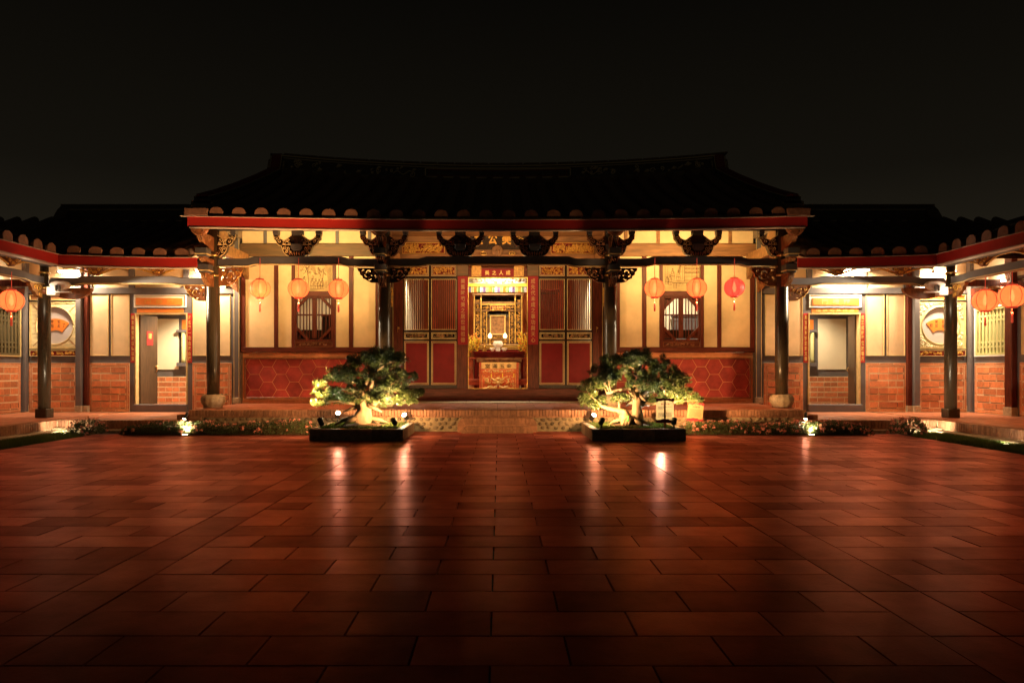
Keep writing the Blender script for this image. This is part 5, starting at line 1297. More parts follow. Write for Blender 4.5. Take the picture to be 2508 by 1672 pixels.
ground_lamp(X(2277, 14.1), 14.12, 'ground lamp in the grass beside the right round bush', 130, (10.3, 17.6, .9))
ground_lamp(X(2466, 12.05), 12.08, 'ground lamp in the right grass strip nearest the picture edge', 20, (10.8, 16.5, 1.4))
def bed_lamp(x, y, z, label, power):
    return spot_lamp(x, y, z, (x-.1, y-.2, .0), label, power, PALE, 0, 120, None, 'lens', .03, 'small lamps among the flowers')
bed_lamp(X(452, 14.2), 14.25, .33, 'small lamp glaring among the flowers of the left bed', 26)
bed_lamp(X(1976, 14.2), 14.25, .33, 'small lamp glaring among the flowers of the right bed', 26)
def floodlight(s):
    x, y, z = s*9.16, YC-.26, 3.0
    t = thing('floodlight', (x, y, z), 'white floodlight with box mounted on the beam at the %s gallery corner' % ('left' if s < 0 else 'right'), 'floodlight', 'white corner floodlights')
    b = MB(); b.prism([(x-s*-.22*-1*0+dx*-s, z+dz) for dx, dz in ((-.21, .0), (-.18, .06), (-.05, .10), (.12, .09), (.18, .05), (.2, .0), (.12, -.07), (.0, -.12), (-.1, -.05))], 'y', y-.08, y+.08); b.build('lamp_head', 'white', t, bevel=.02)
    part('hinge', 'grey', t, lambda b: (b.box(x-.05, x-.02, y-.12, y-.08, z-.12, z-.0), b.box(x+.02, x+.05, y-.12, y-.08, z-.12, z-.0)))
    part('bracket_bar', 'white', t, lambda b: b.box(x-.22, x+.22, y-.06, y+.02, z-.15, z-.121), .004)
    part('driver_box', 'white', t, lambda b: b.box(s*9.34-.10, s*9.34+.10, y-.03, y+.12, z-.20, z-.02), .01)
    part('mount', 'black', t, lambda b: b.box(x-.03, x+.03, y+.081, YC-.07, z-.03, z+.03))
    lamp('flood', 'SPOT', t, (x-s*.28, y-.05, z+.02), 1200, (1, .80, .52), (-s*6.0, 15.9, 2.2), .05, spot=26, blend=.6)
    lamp('spill', 'POINT', t, (s*9.36, y-.20, z-.12), 4, PALE, size=.08)
    return t
for s in (-1, 1): floodlight(s)
# rooms: pendant lamps that light the altar and the side rooms
def room_lamp(x, y, z, label, power, col, r=.10):
    t = thing('ceiling_lamp', (x, y, z), label, 'lamp', 'ceiling lamps inside the rooms')
    part('globe', 'candle', t, lambda b: b.lathe([(.02, -r), (r*.7, -r*.7), (r, 0), (r*.7, r*.7), (.02, r)], x, y, 16, z))
    part('rod', 'black', t, lambda b: b.tube([(x, y, z+r), (x, y, z+r+.22)], .012, 6))
    lamp('glow', 'SPOT', t, (x, y, z-.13), power*1.25, col, (x, y, 0), .1, spot=142, blend=.55)
    return t
room_lamp(0, 19.15, 4.2, 'ceiling lamp just inside the altar door, out of sight behind the lintel', 150, (1, .90, .70))
room_lamp(-1.9, 20.2, 4.2, 'ceiling lamp over the left side of the altar room', 260, (1, .80, .52))
room_lamp(1.9, 20.2, 4.2, 'ceiling lamp over the right side of the altar room', 260, (1, .80, .52))
room_lamp(-4.6, 18.9, 4.2, 'ceiling lamp in the dim room behind the left octagonal window', 60, (1, .72, .42))
room_lamp(4.6, 18.9, 4.2, 'ceiling lamp in the bright room behind the right octagonal window', 190, (1, .84, .6))
room_lamp(-7.6, 18.6, 3.25, 'ceiling lamp in the lobby behind the left wing door', 400, PALE)
room_lamp(7.9, 18.6, 3.25, 'ceiling lamp in the lobby behind the right wing door', 150, PALE)
for s in (-1, 1): room_lamp(s*12.2, 16.4, 3.1, 'ceiling lamp in the room behind the %s lattice window' % ('dark' if s < 0 else 'pale green'), 30, PALE)
lamp('shrine_glow', 'AREA', bpy.data.objects['ceiling_lamp'], (0, 21.4, 3.75), 30, (1, .75, .42), (0, 22.3, 2.6), 1.2, .2)
# ================================================================== THE ALTAR ROOM
FZ = PZ+.02
sh = thing('altar_shrine', (0, 22.4, FZ), 'carved gilded wooden shrine cabinet at the back of the altar room', 'shrine')
Y1 = 22.2
def sx(px): return X(px, Y1)
def sz(py): return Z(py, Y1)
def sb(nm, m, pa, pb, qa, qb, ya=0, yb=.1, bev=.004): return boxpart(nm, m, sh, sx(pa), sx(pb), Y1+ya, Y1+yb, sz(qb), sz(qa), bev)
sb('cornice', 'shrinewood', 1156.5, 1282, 719, 723, -.1, .5); sb('back_board', 'lacquer', 1160, 1278, 723, 845, .45, .5)
for pa, pb in ((1160, 1163), (1276.5, 1279.5)): sb('outer_post', 'gold', pa, pb, 723, 846, -.04, .1)
for pa, pb in ((1177, 1179.4), (1260.5, 1263)):
    part('carved_column', 'gold', sh, lambda b: b.lathe([(.03, 0)]+[(.022+.008*math.sin(i*1.9), .05+i*.075) for i in range(16)]+[(.02, 1.3), (.02, 1.48)], sx((pa+pb)/2), Y1-.06, 10, sz(842)))
for pa, pb in ((1163.5, 1177), (1262.8, 1276)):
    for qa, qb in ((733.5, 741), (744, 757), (762, 789), (790.5, 822), (825, 838)):
        f = part('openwork_panel', 'shrinewood', sh, lambda b: b.frame(sx(pa), sx(pb), sz(qb), sz(qa), Y1+.01, Y1+.05, .014))
        part('carving', 'gilt', f, lambda b: relief(b, sx(pa)+.01, sx(pb)-.01, sz(qb)+.01, sz(qa)-.01, Y1+.03, int(pa+qa), .05, .02, 2.6))
for pa, pb in ((1181, 1190.5), (1249, 1258.5)):
    for qa, qb in ((763, 800), (801.5, 842)):
        f = part('openwork_panel', 'shrinewood', sh, lambda b: b.frame(sx(pa), sx(pb), sz(qb), sz(qa), Y1+.03, Y1+.07, .012))
        part('carving', 'gilt', f, lambda b: relief(b, sx(pa)+.01, sx(pb)-.01, sz(qb)+.01, sz(qa)-.01, Y1+.05, int(pa+qa), .045, .02, 2.6))
for pa, pb in ((1191, 1193), (1246.5, 1248.5)): sb('inner_post', 'gold', pa, pb, 762, 845, 0, .08)
sb('rail', 'shrinewood', 1164, 1275, 738.5, 743, .0, .08); sb('rail', 'gold', 1179, 1261, 743.5, 747, -.03, .06); sb('rail', 'shrinewood', 1164, 1275, 758, 762, -.01, .08)
for pa, pb in ((1181, 1200.5), (1239, 1259)):
    part('openwork_frieze', 'gilt', sh, lambda b: relief(b, sx(pa), sx(pb), sz(757), sz(748), Y1+.03, int(pa), .06, .03, 2.8))
pq = sb('shrine_plaque', 'tablered', 1201, 1238.5, 748, 759, -.02, .02); part('gilt_text', 'gilt', pq, lambda b: (b.frame(sx(1200), sx(1239.5), sz(760), sz(747), Y1-.035, Y1-.0, .016), relief(b, sx(1203), sx(1237), sz(757.5), sz(749.5), Y1-.02, 6, .05, .012, 2.5)))
for px in (1207.5, 1231): part('gilt_boss', 'gold', sh, lambda b: b.lathe([(.01, -.03), (.05, -.01), (.05, .02), (.01, .04)], sx(px), Y1-.05, 12, sz(760.5)))
sb('niche_back', 'carve_light', 1193, 1246.5, 776, 845, .25, .3, 0)
for i in range(2):
    f = sb('niche_rail', 'shrinewood', 1193, 1247, 819+10*i, 822+10*i, .02, .1); part('carving', 'gilt', f, lambda b: relief(b, sx(1195), sx(1245), sz(829+10*i), sz(823+10*i), Y1+.04, 60+i, .05, .02, 2.4))
sb('base', 'shrinewood', 1158, 1281, 842, 850, -.06, .5)
boxpart('plinth', 'tablered', sh, sx(1162), sx(1277), Y1+.02, Y1+.5, FZ, sz(850))
fp = MB().box(sx(1201.5), sx(1236.5), Y1+.12, Y1+.15, sz(818), sz(774)).build('framed_tablet', 'carve_light', None, (sx(1219), Y1+.13, sz(818)))
tag(fp, 'plain tan tablet in a bright gilt frame standing inside the altar shrine', 'framed tablet')
part('gilt_frame', 'embroid', fp, lambda b: b.frame(sx(1199.5), sx(1238.5), sz(820), sz(771), Y1+.09, Y1+.14, .04), .006)
# valance of brocade and silk ribbons
va = thing('door_valance', (0, 19.5, Z(716, 19.5)), 'pale embroidered door valance with yellow band and coloured silk ribbons', 'valance')
YV = 19.45; vx = lambda px: X(px, YV); vz = lambda py: Z(py, YV)
o = boxpart('embroidered_top', 'embroid_pale', va, vx(1138), vx(1300), YV, YV+.02, vz(694), vz(668), 0)
part('embroidery', 'goldline', o, lambda b: relief(b, vx(1140), vx(1298), vz(693), vz(676), YV, 3, .07, .012, 1.8))
boxpart('yellow_band', 'yellowcloth', va, vx(1138), vx(1300), YV-.004, YV+.024, vz(701.5), vz(694), 0)
sq = ['s_white', 's_white', 's_violet', 's_violet', 's_lime', 's_lime', 's_orange', 's_orange', 's_lime', 's_green']
pitch = vx(1143.6)-vx(1140); rib = {}
for i in range(45):
    m = sq[i % 10]
    if m not in rib: rib[m] = MB().box(-pitch*.33, pitch*.33, -.006, .006, -(vz(702)-vz(716)), 0).mesh('ribbon', m, bevel=.004)
    piece('ribbon', rib[m], va, (vx(1139)+(i+.5)*pitch, YV+.01, vz(701.7)), (0, 0, rnd.uniform(-.3, .3)))
boxpart('rod', 'tablered', va, -2.5, 2.5, YV+.03, YV+.06, vz(672), vz(668))
# tables
def table(nm, label, pa, pb, y0, y1, ztop, m, apron=.12, edge=None, legs=True):
    t = thing(nm, (0, y0, FZ), label, 'table'); xa, xb = X(pa, y0), X(pb, y0)
    boxpart('top', m, t, xa, xb, y0, y1, ztop-.05, ztop, .01)
    boxpart('apron', m, t, xa+.04, xb-.04, y0+.03, y0+.06, ztop-.05-apron, ztop-.051)
    boxpart('moulding', edge or m, t, xa-.01, xb+.01, y0-.015, y1, ztop-.085, ztop-.06, .006)
    if legs:
        for u in (xa+.07, xb-.07):
            for v in (y0+.07, y1-.07): boxpart('leg', m, t, u-.045, u+.045, v-.045, v+.045, FZ, ztop-.051, .008)
    return t, xa, xb
t1, xa, xb = table('altar_table', 'long gilded offering table right in front of the shrine', 1160, 1279, 21.55, 21.95, Z(843.5, 21.55), 'shrinewood', .10, 'gold')
part('gilt_rail', 'gold', t1, lambda b: [b.box(xa, xb, 21.525, 21.545, z, z+.02) for z in (Z(846.5, 21.55), Z(851, 21.55), Z(855, 21.55))])
t2, xa, xb = table('lacquer_table', 'dark red lacquered table with stepped edge behind the embroidered one', 1159, 1286, 20.75, 21.35, Z(860, 20.75), 'tablered', .28, 'redpanel')
part('carved_apron', 'carve_light', t2, lambda b: (b.box(xa+.1, xb-.1, 20.73, 20.76, Z(886, 20.75), Z(876, 20.75)), relief(b, xa+.12, xb-.12, Z(885, 20.75), Z(877, 20.75), 20.73, 8, .09, .02, 2)))
part('step_edge', 'tablered', t2, lambda b: [b.box(xa+.01*i, xb-.01*i, 20.70+.01*i, 20.74, Z(864+4*i, 20.75), Z(863+4*i, 20.75)+.012) for i in range(3)])
t3, xa, xb = table('offering_table', 'square offering table under the embroidered dragon cloth', 1175, 1272, 20.15, 20.65, Z(887.5, 20.15), 'chair', .08)
cl = thing('altar_cloth', (0, 20.13, Z(951, 20.13)), 'orange and gold embroidered altar cloth with four characters and a dragon face', 'altar cloth')
YT = 20.11; tx = lambda px: X(px, YT); tz = lambda py: Z(py, YT)
boxpart('front_cloth', 'brocade', cl, tx(1179.5), tx(1264), YT, YT+.012, tz(965), tz(888), 0)
for pa, pb in ((1173.5, 1179), (1264.5, 1270.5)): boxpart('side_cloth', 'redcloth', cl, tx(pa), tx(pb), YT+.02, YT+.03, tz(965), tz(887.5), 0)
boxpart('lettered_band', 'embroid', cl, tx(1179), tx(1264.5), YT-.010, YT-.002, tz(903), tz(887), 0)
lettering('堂 滿 玉 金', cl, tx(1221), YT-.010, tz(896), tx(1254)-tx(1189), .12, 'ink', depth=.006)
o = boxpart('flower_band', 'brocade', cl, tx(1179), tx(1264.5), YT-.010, YT-.002, tz(914), tz(903.4), 0); part('embroidery', 'embroid', o, lambda b: relief(b, tx(1180), tx(1263), tz(913), tz(904), YT-.01, 12, .07, .02, 2.6))
part('fringe', 'redcloth', cl, lambda b: [b.box(tx(1180+i*2.1), tx(1181.2+i*2.1), YT-.008, YT-.001, tz(918), tz(914.1)) for i in range(40)])
part('gold_border', 'embroid', cl, lambda b: b.frame(tx(1180), tx(1263.6), tz(964), tz(914), YT-.006, YT+.004, .012))
dr = MB(); cx, cz = tx(1220), tz(935)
for sg in (-1, 1):
    dr.tube([(cx+sg*.05, YT-.02, cz+.02), (cx+sg*.12, YT-.03, cz+.06), (cx+sg*.19, YT-.02, cz+.12)], [.035, .028, .006], 7)      # horn
    dr.tube([(cx+sg*.03, YT-.02, cz-.01), (cx+sg*.10, YT-.03, cz-.03), (cx+sg*.17, YT-.02, cz+.01)], [.03, .025, .005], 7)
    dr.tube([(cx+sg*.035, YT-.035, cz+.035), (cx+sg*.037, YT-.045, cz+.036)], [.025, .018], 10)
    dr.tube([(cx+sg*.02, YT-.02, cz-.12), (cx+sg*.14, YT-.03, cz-.17), (cx+sg*.24, YT-.02, cz-.13), (cx+sg*.33, YT-.02, cz-.19), (cx+sg*.44, YT-.01, cz-.16)], [.03, .035, .03, .03, .01], 7)
    dr.tube([(cx+sg*.22, YT-.02, cz-.05), (cx+sg*.30, YT-.03, cz-.0), (cx+sg*.27, YT-.02, cz+.07), (cx+sg*.34, YT-.02, cz+.09)], [.02, .03, .025, .006], 7)
dr.tube([(cx-.08, YT-.03, cz+.08), (cx, YT-.04, cz+.09), (cx+.08, YT-.03, cz+.08)], [.012, .03, .012], 7); dr.tube([(cx, YT-.03, cz+.03), (cx, YT-.06, cz-.03), (cx, YT-.04, cz-.06)], [.02, .035, .04], 8)
dr.tube([(cx-.31+.05*math.cos(t), YT-.02, cz+.06+.05*math.sin(t)) for t in [2*PI*i/12 for i in range(13)]], .012, 5); dr.tube([(cx-.31, YT-.01, cz+.06), (cx-.31, YT-.03, cz+.06)], [.03, .02], 10)
dr.build('dragon_embroidery', 'embroid', cl)
part('dragon_mouth', 'redpaper', cl, lambda b: b.prism([(cx-.06, cz-.10), (cx+.06, cz-.10), (cx+.03, cz-.155), (cx-.03, cz-.155)], 'y', YT-.03, YT-.012)); part('dragon_teeth', 'white', cl, lambda b: [b.box(cx-.06+i*.02, cx-.045+i*.02, YT-.035, YT-.012, cz-.105, cz-.085) for i in range(6)])
part('embroidered_ground', 'embroid', cl, lambda b: relief(b, tx(1182), tx(1262), tz(951), tz(919), YT, 77, .06, .01, .9))
part('yellow_tassel', 'yellowcloth', cl, lambda b: [b.box(tx(px)-.014, tx(px)+.014, YT-.018, YT-.0065, tz(924), tz(914.1)) for px in (1203.5, 1231, 1258.5)])
def armchair(px, side):
    y = 20.55; x = X(px, y); t = thing('armchair', (x, y, FZ), 'rosewood armchair on the %s of the embroidered altar table' % side, 'chair', 'rosewood armchairs flanking the altar table')
    w = .30; s_ = FZ+.52; tp = Z(879, y)
    boxpart('seat', 'chair', t, x-w, x+w, y-.25, y+.25, s_-.05, s_, .01); boxpart('apron', 'chair', t, x-w+.03, x+w-.03, y-.24, y-.22, s_-.16, s_-.051)
    for sg in (-1, 1):
        boxpart('leg', 'chair', t, x+sg*w-.025, x+sg*w+.025, y-.25, y-.20, FZ, s_+.24, .006); boxpart('leg', 'chair', t, x+sg*w-.025, x+sg*w+.025, y+.20, y+.25, FZ, tp, .006)
        boxpart('armrest', 'chair', t, x+sg*w-.03, x+sg*w+.03, y-.28, y+.21, s_+.241, s_+.285, .008)
        part('arm_scroll', 'chair', t, lambda b: b.tube([(x+sg*w, y+.0, s_), (x+sg*(w-.03), y, s_+.1), (x+sg*w, y, s_+.24)], .016, 6))
    boxpart('top_rail', 'chair', t, x-w-.03, x+w+.03, y+.19, y+.26, tp, tp+.05, .01); boxpart('splat', 'chair', t, x-.10, x+.10, y+.21, y+.24, s_, tp-.001, .006)
    part('splat_carving', 'carve_light', t, lambda b: scrolls(b, [(x-.04, s_+.3, .05, 1.2, 0, 1), (x+.04, s_+.3, .05, 1.2, 3, -1), (x, s_+.18, .04, 1.2, 1, 1)], y+.205, .008))
    return t
armchair(1150, 'left'); armchair(1291, 'right')
def flowers(px, side):
    y = 20.95; x = X(px, y); t = thing('flower_vase', (x, y, FZ), 'tall vase of orange and yellow flower spikes on the %s of the altar' % side, 'flower vase', 'flower vases flanking the altar')
    part('vase', 'porcelain', t, lambda b: b.lathe([(.10, 0), (.15, .2), (.17, .5), (.10, .85), (.08, 1.0), (.11, 1.08)], x, y, 18, FZ))
    R = random.Random(int(px)); st = MB(); bl1 = MB(); bl2 = MB()
    for k in range(22):
        a = R.uniform(-.28, .28); zt = Z(R.uniform(814, 850), y); yy = R.uniform(-.12, .12)
        st.tube([(x+a*.2, y, FZ+1.0), (x+a*.7, y+yy*.6, (FZ+1.0+zt)/2), (x+a, y+yy, zt)], .008, 4)
        for q in range(9):
            f = q/9; cx, cz = x+a*(1-f*.35)+R.uniform(-.03, .03), zt-f*.30
            (bl1 if R.random() < .6 else bl2).tube([(cx, y+yy-.01, cz-.02), (cx+R.uniform(-.03, .03), y+yy-.03, cz+.01), (cx+R.uniform(-.05, .05), y+yy-.04, cz+.04)], [.006, .024, .003], 5)
    st.build('stems', 'grass', t); bl1.build('blossoms', 'yellowcloth', t); bl2.build('blossoms', 's_orange', t)
flowers(1155, 'left'); flowers(1286, 'right')
def candle_lamp(px, side):
    y = 21.7; x = X(px, y); z0 = Z(843.5, 21.55); t = thing('altar_lamp', (x, y, z0), 'glowing lotus shaped altar lamp on a slim stem, %s of the pair' % side, 'lamp', 'glowing altar lamps')
    part('bulb', 'candle', t, lambda b: b.lathe([(.02, -.07), (.055, -.03), (.06, .01), (.035, .06), (.004, .095)], x, y, 16, Z(823, y))); part('stem', 'gold', t, lambda b: b.lathe([(.05, 0), (.02, .02), (.012, .08), (.02, .16), (.035, Z(823, y)-z0-.06)], x, y, 12, z0))
candle_lamp(1200, 'left'); candle_lamp(1237, 'right')
def vessel(nm, label, px, y, z0, prof, m, group=None):
    x = X(px, y); o = MB().lathe(prof, x, y, 18, z0).build(nm, m, None, (x, y, z0)); return tag(o, label, nm.replace('_', ' '), group)
vessel('incense_burner', 'pale two handled incense burner in the middle of the offering tables', 1219.5, 21.3, Z(860, 20.75), [(.06, 0), (.07, .06), (.05, .1), (.13, .16), (.15, .24), (.12, .30), (.11, .31)], 'porcelain')
vessel('candlestick', 'gilt candlestick standing left on the lacquered table', 1186.5, 20.95, Z(860, 20.75), [(.07, 0), (.07, .03), (.03, .05), (.03, .1), (.07, .12), (.03, .14), (.025, .24), (.05, .26)], 'gold')
for px, wd in ((1206, 'left'), (1235.5, 'right')): vessel('offering_cup', 'small white offering cup %s of the incense burner' % wd, px, 20.9, Z(860, 20.75), [(.035, 0), (.04, .02), (.07, .06), (.08, .10)], 'porcelain', 'white offering cups')
t = thing('tall_cabinet', (X(1343, 20.2), 20.2, FZ), 'tall dark cabinet half seen through the lattice door right of the altar', 'cabinet')
boxpart('body', 'darkwood', t, X(1318, 20.2), X(1366, 20.2), 20.0, 20.4, FZ, 3.35, .01); boxpart('cornice', 'tablered', t, X(1316, 20.2), X(1368, 20.2), 19.97, 20.42, 3.351, 3.43, .01)
for pa, pb in ((1319, 1341.5), (1342.5, 1365)): boxpart('door', 'tablered', t, X(pa, 20.2), X(pb, 20.2), 19.975, 19.999, FZ+.1, 3.3)
for s, xa, xb, yy, pz, lab in ((-1, -4.15, -4.75, 20.0, 778, 'dark cabinet in the room behind the left octagonal window'), (1, 4.78, 5.45, 20.0, 776, 'grey cabinet in the room behind the right octagonal window')):
    t = thing('cabinet', ((xa+xb)/2, yy, FZ), lab, 'cabinet'); xa, xb = sorted((xa, xb))
    m = 'darkwood' if s < 0 else 'grey'
    boxpart('body', m, t, xa, xb, yy-.2, yy+.12, FZ, Z(pz, yy), .01); boxpart('top', m, t, xa-.03, xb+.03, yy-.24, yy+.13, Z(pz, yy)+.001, Z(pz, yy)+.05, .01)
    boxpart('ledge', m, t, xa-.02, xb+.02, yy-.23, yy-.201, Z(pz+10, yy), Z(pz+7, yy)); boxpart('door', m, t, xa+.02, (xa+xb)/2-.005, yy-.22, yy-.201, FZ+.05, Z(pz+12, yy)); boxpart('door', m, t, (xa+xb)/2+.005, xb-.02, yy-.22, yy-.201, FZ+.05, Z(pz+12, yy))
# ================================================================== PLANTERS AND TREES
def planter(xa, xb, label):
    t = thing('stone_planter', ((xa+xb)/2, 13.6, 0), label, 'planter', 'square stone planters')
    y0, y1, h, th = 12.79, 14.44, .205, .12
    n = 3; w = (xb-xa)/n
    for i in range(n):
        boxpart('slab', 'planter', t, xa+i*w+.002, xa+(i+1)*w-.002, y0, y0+th, .0, h, .006); boxpart('slab', 'planter', t, xa+i*w+.002, xa+(i+1)*w-.002, y1-th, y1, .0, h, .006)
    d = (y1-y0-2*th)/3
    for i in range(3):
        for u in (xa, xb-th): boxpart('slab', 'planter', t, u, u+th, y0+th+i*d+.002, y0+th+(i+1)*d-.002, .0, h, .006)
    b = MB(); vs = []; n = 16; R = random.Random(int(xa*10))
    for i in range(n+1):
        for j in range(n+1):
            u, v = i/n, j/n; r = math.hypot(u-.5, v-.5); vs.append((xa+th+(xb-xa-2*th)*u, y0+th+(y1-y0-2*th)*v, h-.03+.10*max(0, 1-r*2.4)+R.uniform(-.006, .006)))
    b.smooth = True; b.add(vs, [(i*(n+1)+j, (i+1)*(n+1)+j, (i+1)*(n+1)+j+1, i*(n+1)+j+1) for i in range(n) for j in range(n)]); b.build('soil', 'soil', t)
    g = MB()
    for k in range(5200):
        x, y = R.uniform(xa+th, xb-th), R.uniform(y0+th, y1-th); r = math.hypot((x-(xa+xb)/2)/.7, (y-13.6)/.7)
        if r < .55+.25*R.random(): continue
        z = h-.03+.04*max(0, 1-r); a = R.uniform(0, 6.3); l = R.uniform(.03, .075); c, s_ = math.cos(a), math.sin(a); bend = R.uniform(.01, .05)
        g.add([(x-c*.004, y-s_*.004, z), (x+c*.004, y+s_*.004, z), (x+s_*bend*.4, y-c*bend*.4, z+l*.7), (x+s_*bend, y-c*bend, z+l)], [(0, 1, 2), (0, 2, 3)])
    tag(g.build('grass', 'grass', t), kind='stuff')
    return t
planter(-3.29, -1.64, 'square stone planter under the left bonsai, two dark slabs in its front')
planter(1.66, 3.31, 'square stone planter under the right bonsai and the upright sign')
def bonsai(label, ox, pads, px0, py0, sc, trunks, seed, nleaf):
    Y0 = 13.6; t = thing('bonsai_tree', (ox, Y0, .22), label, 'tree', 'clipped bonsai trees in planters'); R = random.Random(seed)
    P = []
    for (cx, cy, rx, ry) in pads:
        px, py = px0+cx/sc, py0+cy/sc; dy = R.uniform(-.42, .42)*(.4+.6*min(1, abs(X(px, Y0)-ox)/.5)) if abs(X(px, Y0)-ox) < .7 else R.uniform(-.2, .2)
        y = Y0+dy; P.append((Vector((X(px, y), y, Z(py, y))), 1.05*rx/sc/FPX*y, max(.07, 1.12*ry/sc/FPX*y)))
    b = MB(); vs, fs = [], []
    tot = sum(p[1]*p[1]**.5 for p in P)
    for (c, rx, rz) in P:
        n = int(nleaf*rx*rx**.5/tot)
        ry = min(.5, rx*.95)
        # each pad is a cluster of small twig tufts
        tufts = []
        for k in range(max(10, int(rx*95))):
            a = R.uniform(0, 2*PI); q = math.sqrt(R.random()); zz = R.uniform(-.75, 1)*math.sqrt(max(.05, 1-q*q*.85))
            tufts.append(Vector((c.x+rx*q*math.cos(a), c.y+ry*q*math.sin(a), c.z+rz*zz)))
        for k in range(n):
            o = R.choice(tufts); d = Vector((R.gauss(0, 1), R.gauss(0, 1), R.gauss(.35, .8))).normalized(); s0 = R.uniform(.0, .055)
            p = o+d*s0; l = R.uniform(.026, .05); w = l*R.uniform(.28, .4)
            d = (d+Vector((R.gauss(0, .35), R.gauss(0, .35), R.gauss(0, .35)))).normalized(); sd = d.cross(Vector((R.gauss(0, 1), R.gauss(0, 1), R.gauss(0, 1)))).normalized()
            i = len(vs); m = p+d*l*.5; nn = d.cross(sd)*l*.12
            vs += [p, m+sd*w*.5+nn, p+d*l, m-sd*w*.5+nn]; fs += [(i, i+1, i+2), (i, i+2, i+3)]
    b.add(vs, fs); b.build('crown', 'leaf', t)
    tb = MB(); ends = []
    for (pts, rs, rough) in trunks:
        q = [Vector((X(px0+x/sc, Y0), Y0+dy, Z(py0+y/sc, Y0))) for x, y, dy in pts]
        # resample and displace into a gnarled trunk
        fine = []; fr = []
        for i in range(len(q)-1):
            for k in range(5): f = k/5; fine.append(q[i].lerp(q[i+1], f)); fr.append((rs[i]*(1-f)+rs[i+1]*f)/sc/FPX*Y0)
        fine.append(q[-1]); fr.append(rs[-1]/sc/FPX*Y0)
        n = 18; i0 = len(tb.v); vs = []; ph = [R.uniform(0, 6) for _ in range(4)]
        for i, (p, r) in enumerate(zip(fine, fr)):
            d = (fine[min(i+1, len(fine)-1)]-fine[max(0, i-1)]).normalized(); a = d.cross(Vector((0, 1, 0))).normalized(); e = a.cross(d)
            for k in range(n):
                th = 2*PI*k/n; rr = r*(1+rough*(.5*math.sin(3*th+ph[0]+i*.25)+.35*math.sin(5*th+ph[1]-i*.35)+.3*math.sin(7*th+ph[2]+i*.2)+R.uniform(-.25, .25)*.6))
                vs.append(p+a*math.cos(th)*rr+e*math.sin(th)*rr)
        tb.smooth = True; tb.add(vs, [(i*n+k, i*n+(k+1) % n, (i+1)*n+(k+1) % n, (i+1)*n+k) for i in range(len(fine)-1) for k in range(n)]); ends.append((fine, fr))
    tb.build('trunk', 'bark', t)
    br = MB()
    for (c, rx, rz) in P:
        best = None
        for fine, fr in ends:
            for p, r in zip(fine[len(fine)//3:], fr[len(fine)//3:]):
                dd = (p-c).length+(.5*max(0, p.z-c.z+.05))*3
                if best is None or dd < best[0]: best = (dd, p, r)
        p, r = best[1], min(best[2]*.55, .035); mid = p.lerp(c, .5)+Vector((R.uniform(-.05, .05), R.uniform(-.05, .05), R.uniform(-.02, .06)))
        br.tube([p, p.lerp(mid, .5)+Vector((R.uniform(-.02, .02), 0, R.uniform(-.02, .02))), mid, mid.lerp(c, .6), c], [r, r*.8, r*.62, r*.42, r*.2], 7)
        for k in range(5):
            a = R.uniform(0, 6.3); e = c+Vector((rx*.7*math.cos(a), rx*.6*math.sin(a), R.uniform(-.4, .3)*rz)); br.tube([mid.lerp(c, R.uniform(.2, .9)), c.lerp(e, .5)+Vector((0, 0, .015)), e], [r*.35, r*.25, r*.1], 5)
    br.build('branches', 'bark', t)
    rt = MB()
    for k in range(13):
        fine, fr = ends[k % len(ends)]; a = R.uniform(0, 6.3); p = fine[0]; L = R.uniform(.12, .34)
        rt.tube([p+Vector((math.cos(a)*fr[0]*.6, math.sin(a)*fr[0]*.6, .10)), p+Vector((math.cos(a)*(fr[0]+L*.5), math.sin(a)*(fr[0]+L*.5), .045)), p+Vector((math.cos(a)*(fr[0]+L), math.sin(a)*(fr[0]+L), -.02))], [.05, .034, .012], 7)
    rt.build('roots', 'bark', t)
    return t
bonsai('compact dark bonsai tree with one stout trunk in the left planter', -2.48,
       [(1060,185,270,105),(1380,260,185,75),(800,300,200,100),(1000,310,260,90),(520,490,240,90),(720,560,330,110),(330,560,140,60),(1480,540,210,80),(1180,430,300,120),(160,655,110,50),(300,790,250,85),(560,800,260,110),(150,945,120,45),(1250,820,330,130),(1620,800,190,85),(1500,920,220,50),(1080,950,220,60),(1000,680,280,110),(420,910,220,50),(700,900,200,60),(1150,240,330,110),(620,420,160,70),(1330,660,260,90)],
       760, 840, 6.533, [([(800,1275,0),(830,1190,0),(850,1090,0),(830,1000,.0),(790,900,.02),(800,780,.0),(900,640,.0),(1000,480,0)], [185,150,112,85,68,52,42,30], .16),
                         ([(880,1080,.0),(980,1000,.05),(1080,900,.1),(1180,760,.1)], [60,44,34,24], .1), ([(900,880,-.03),(960,760,-.05),(1010,560,-.05)], [46,36,26], .1)], 4, 50000)
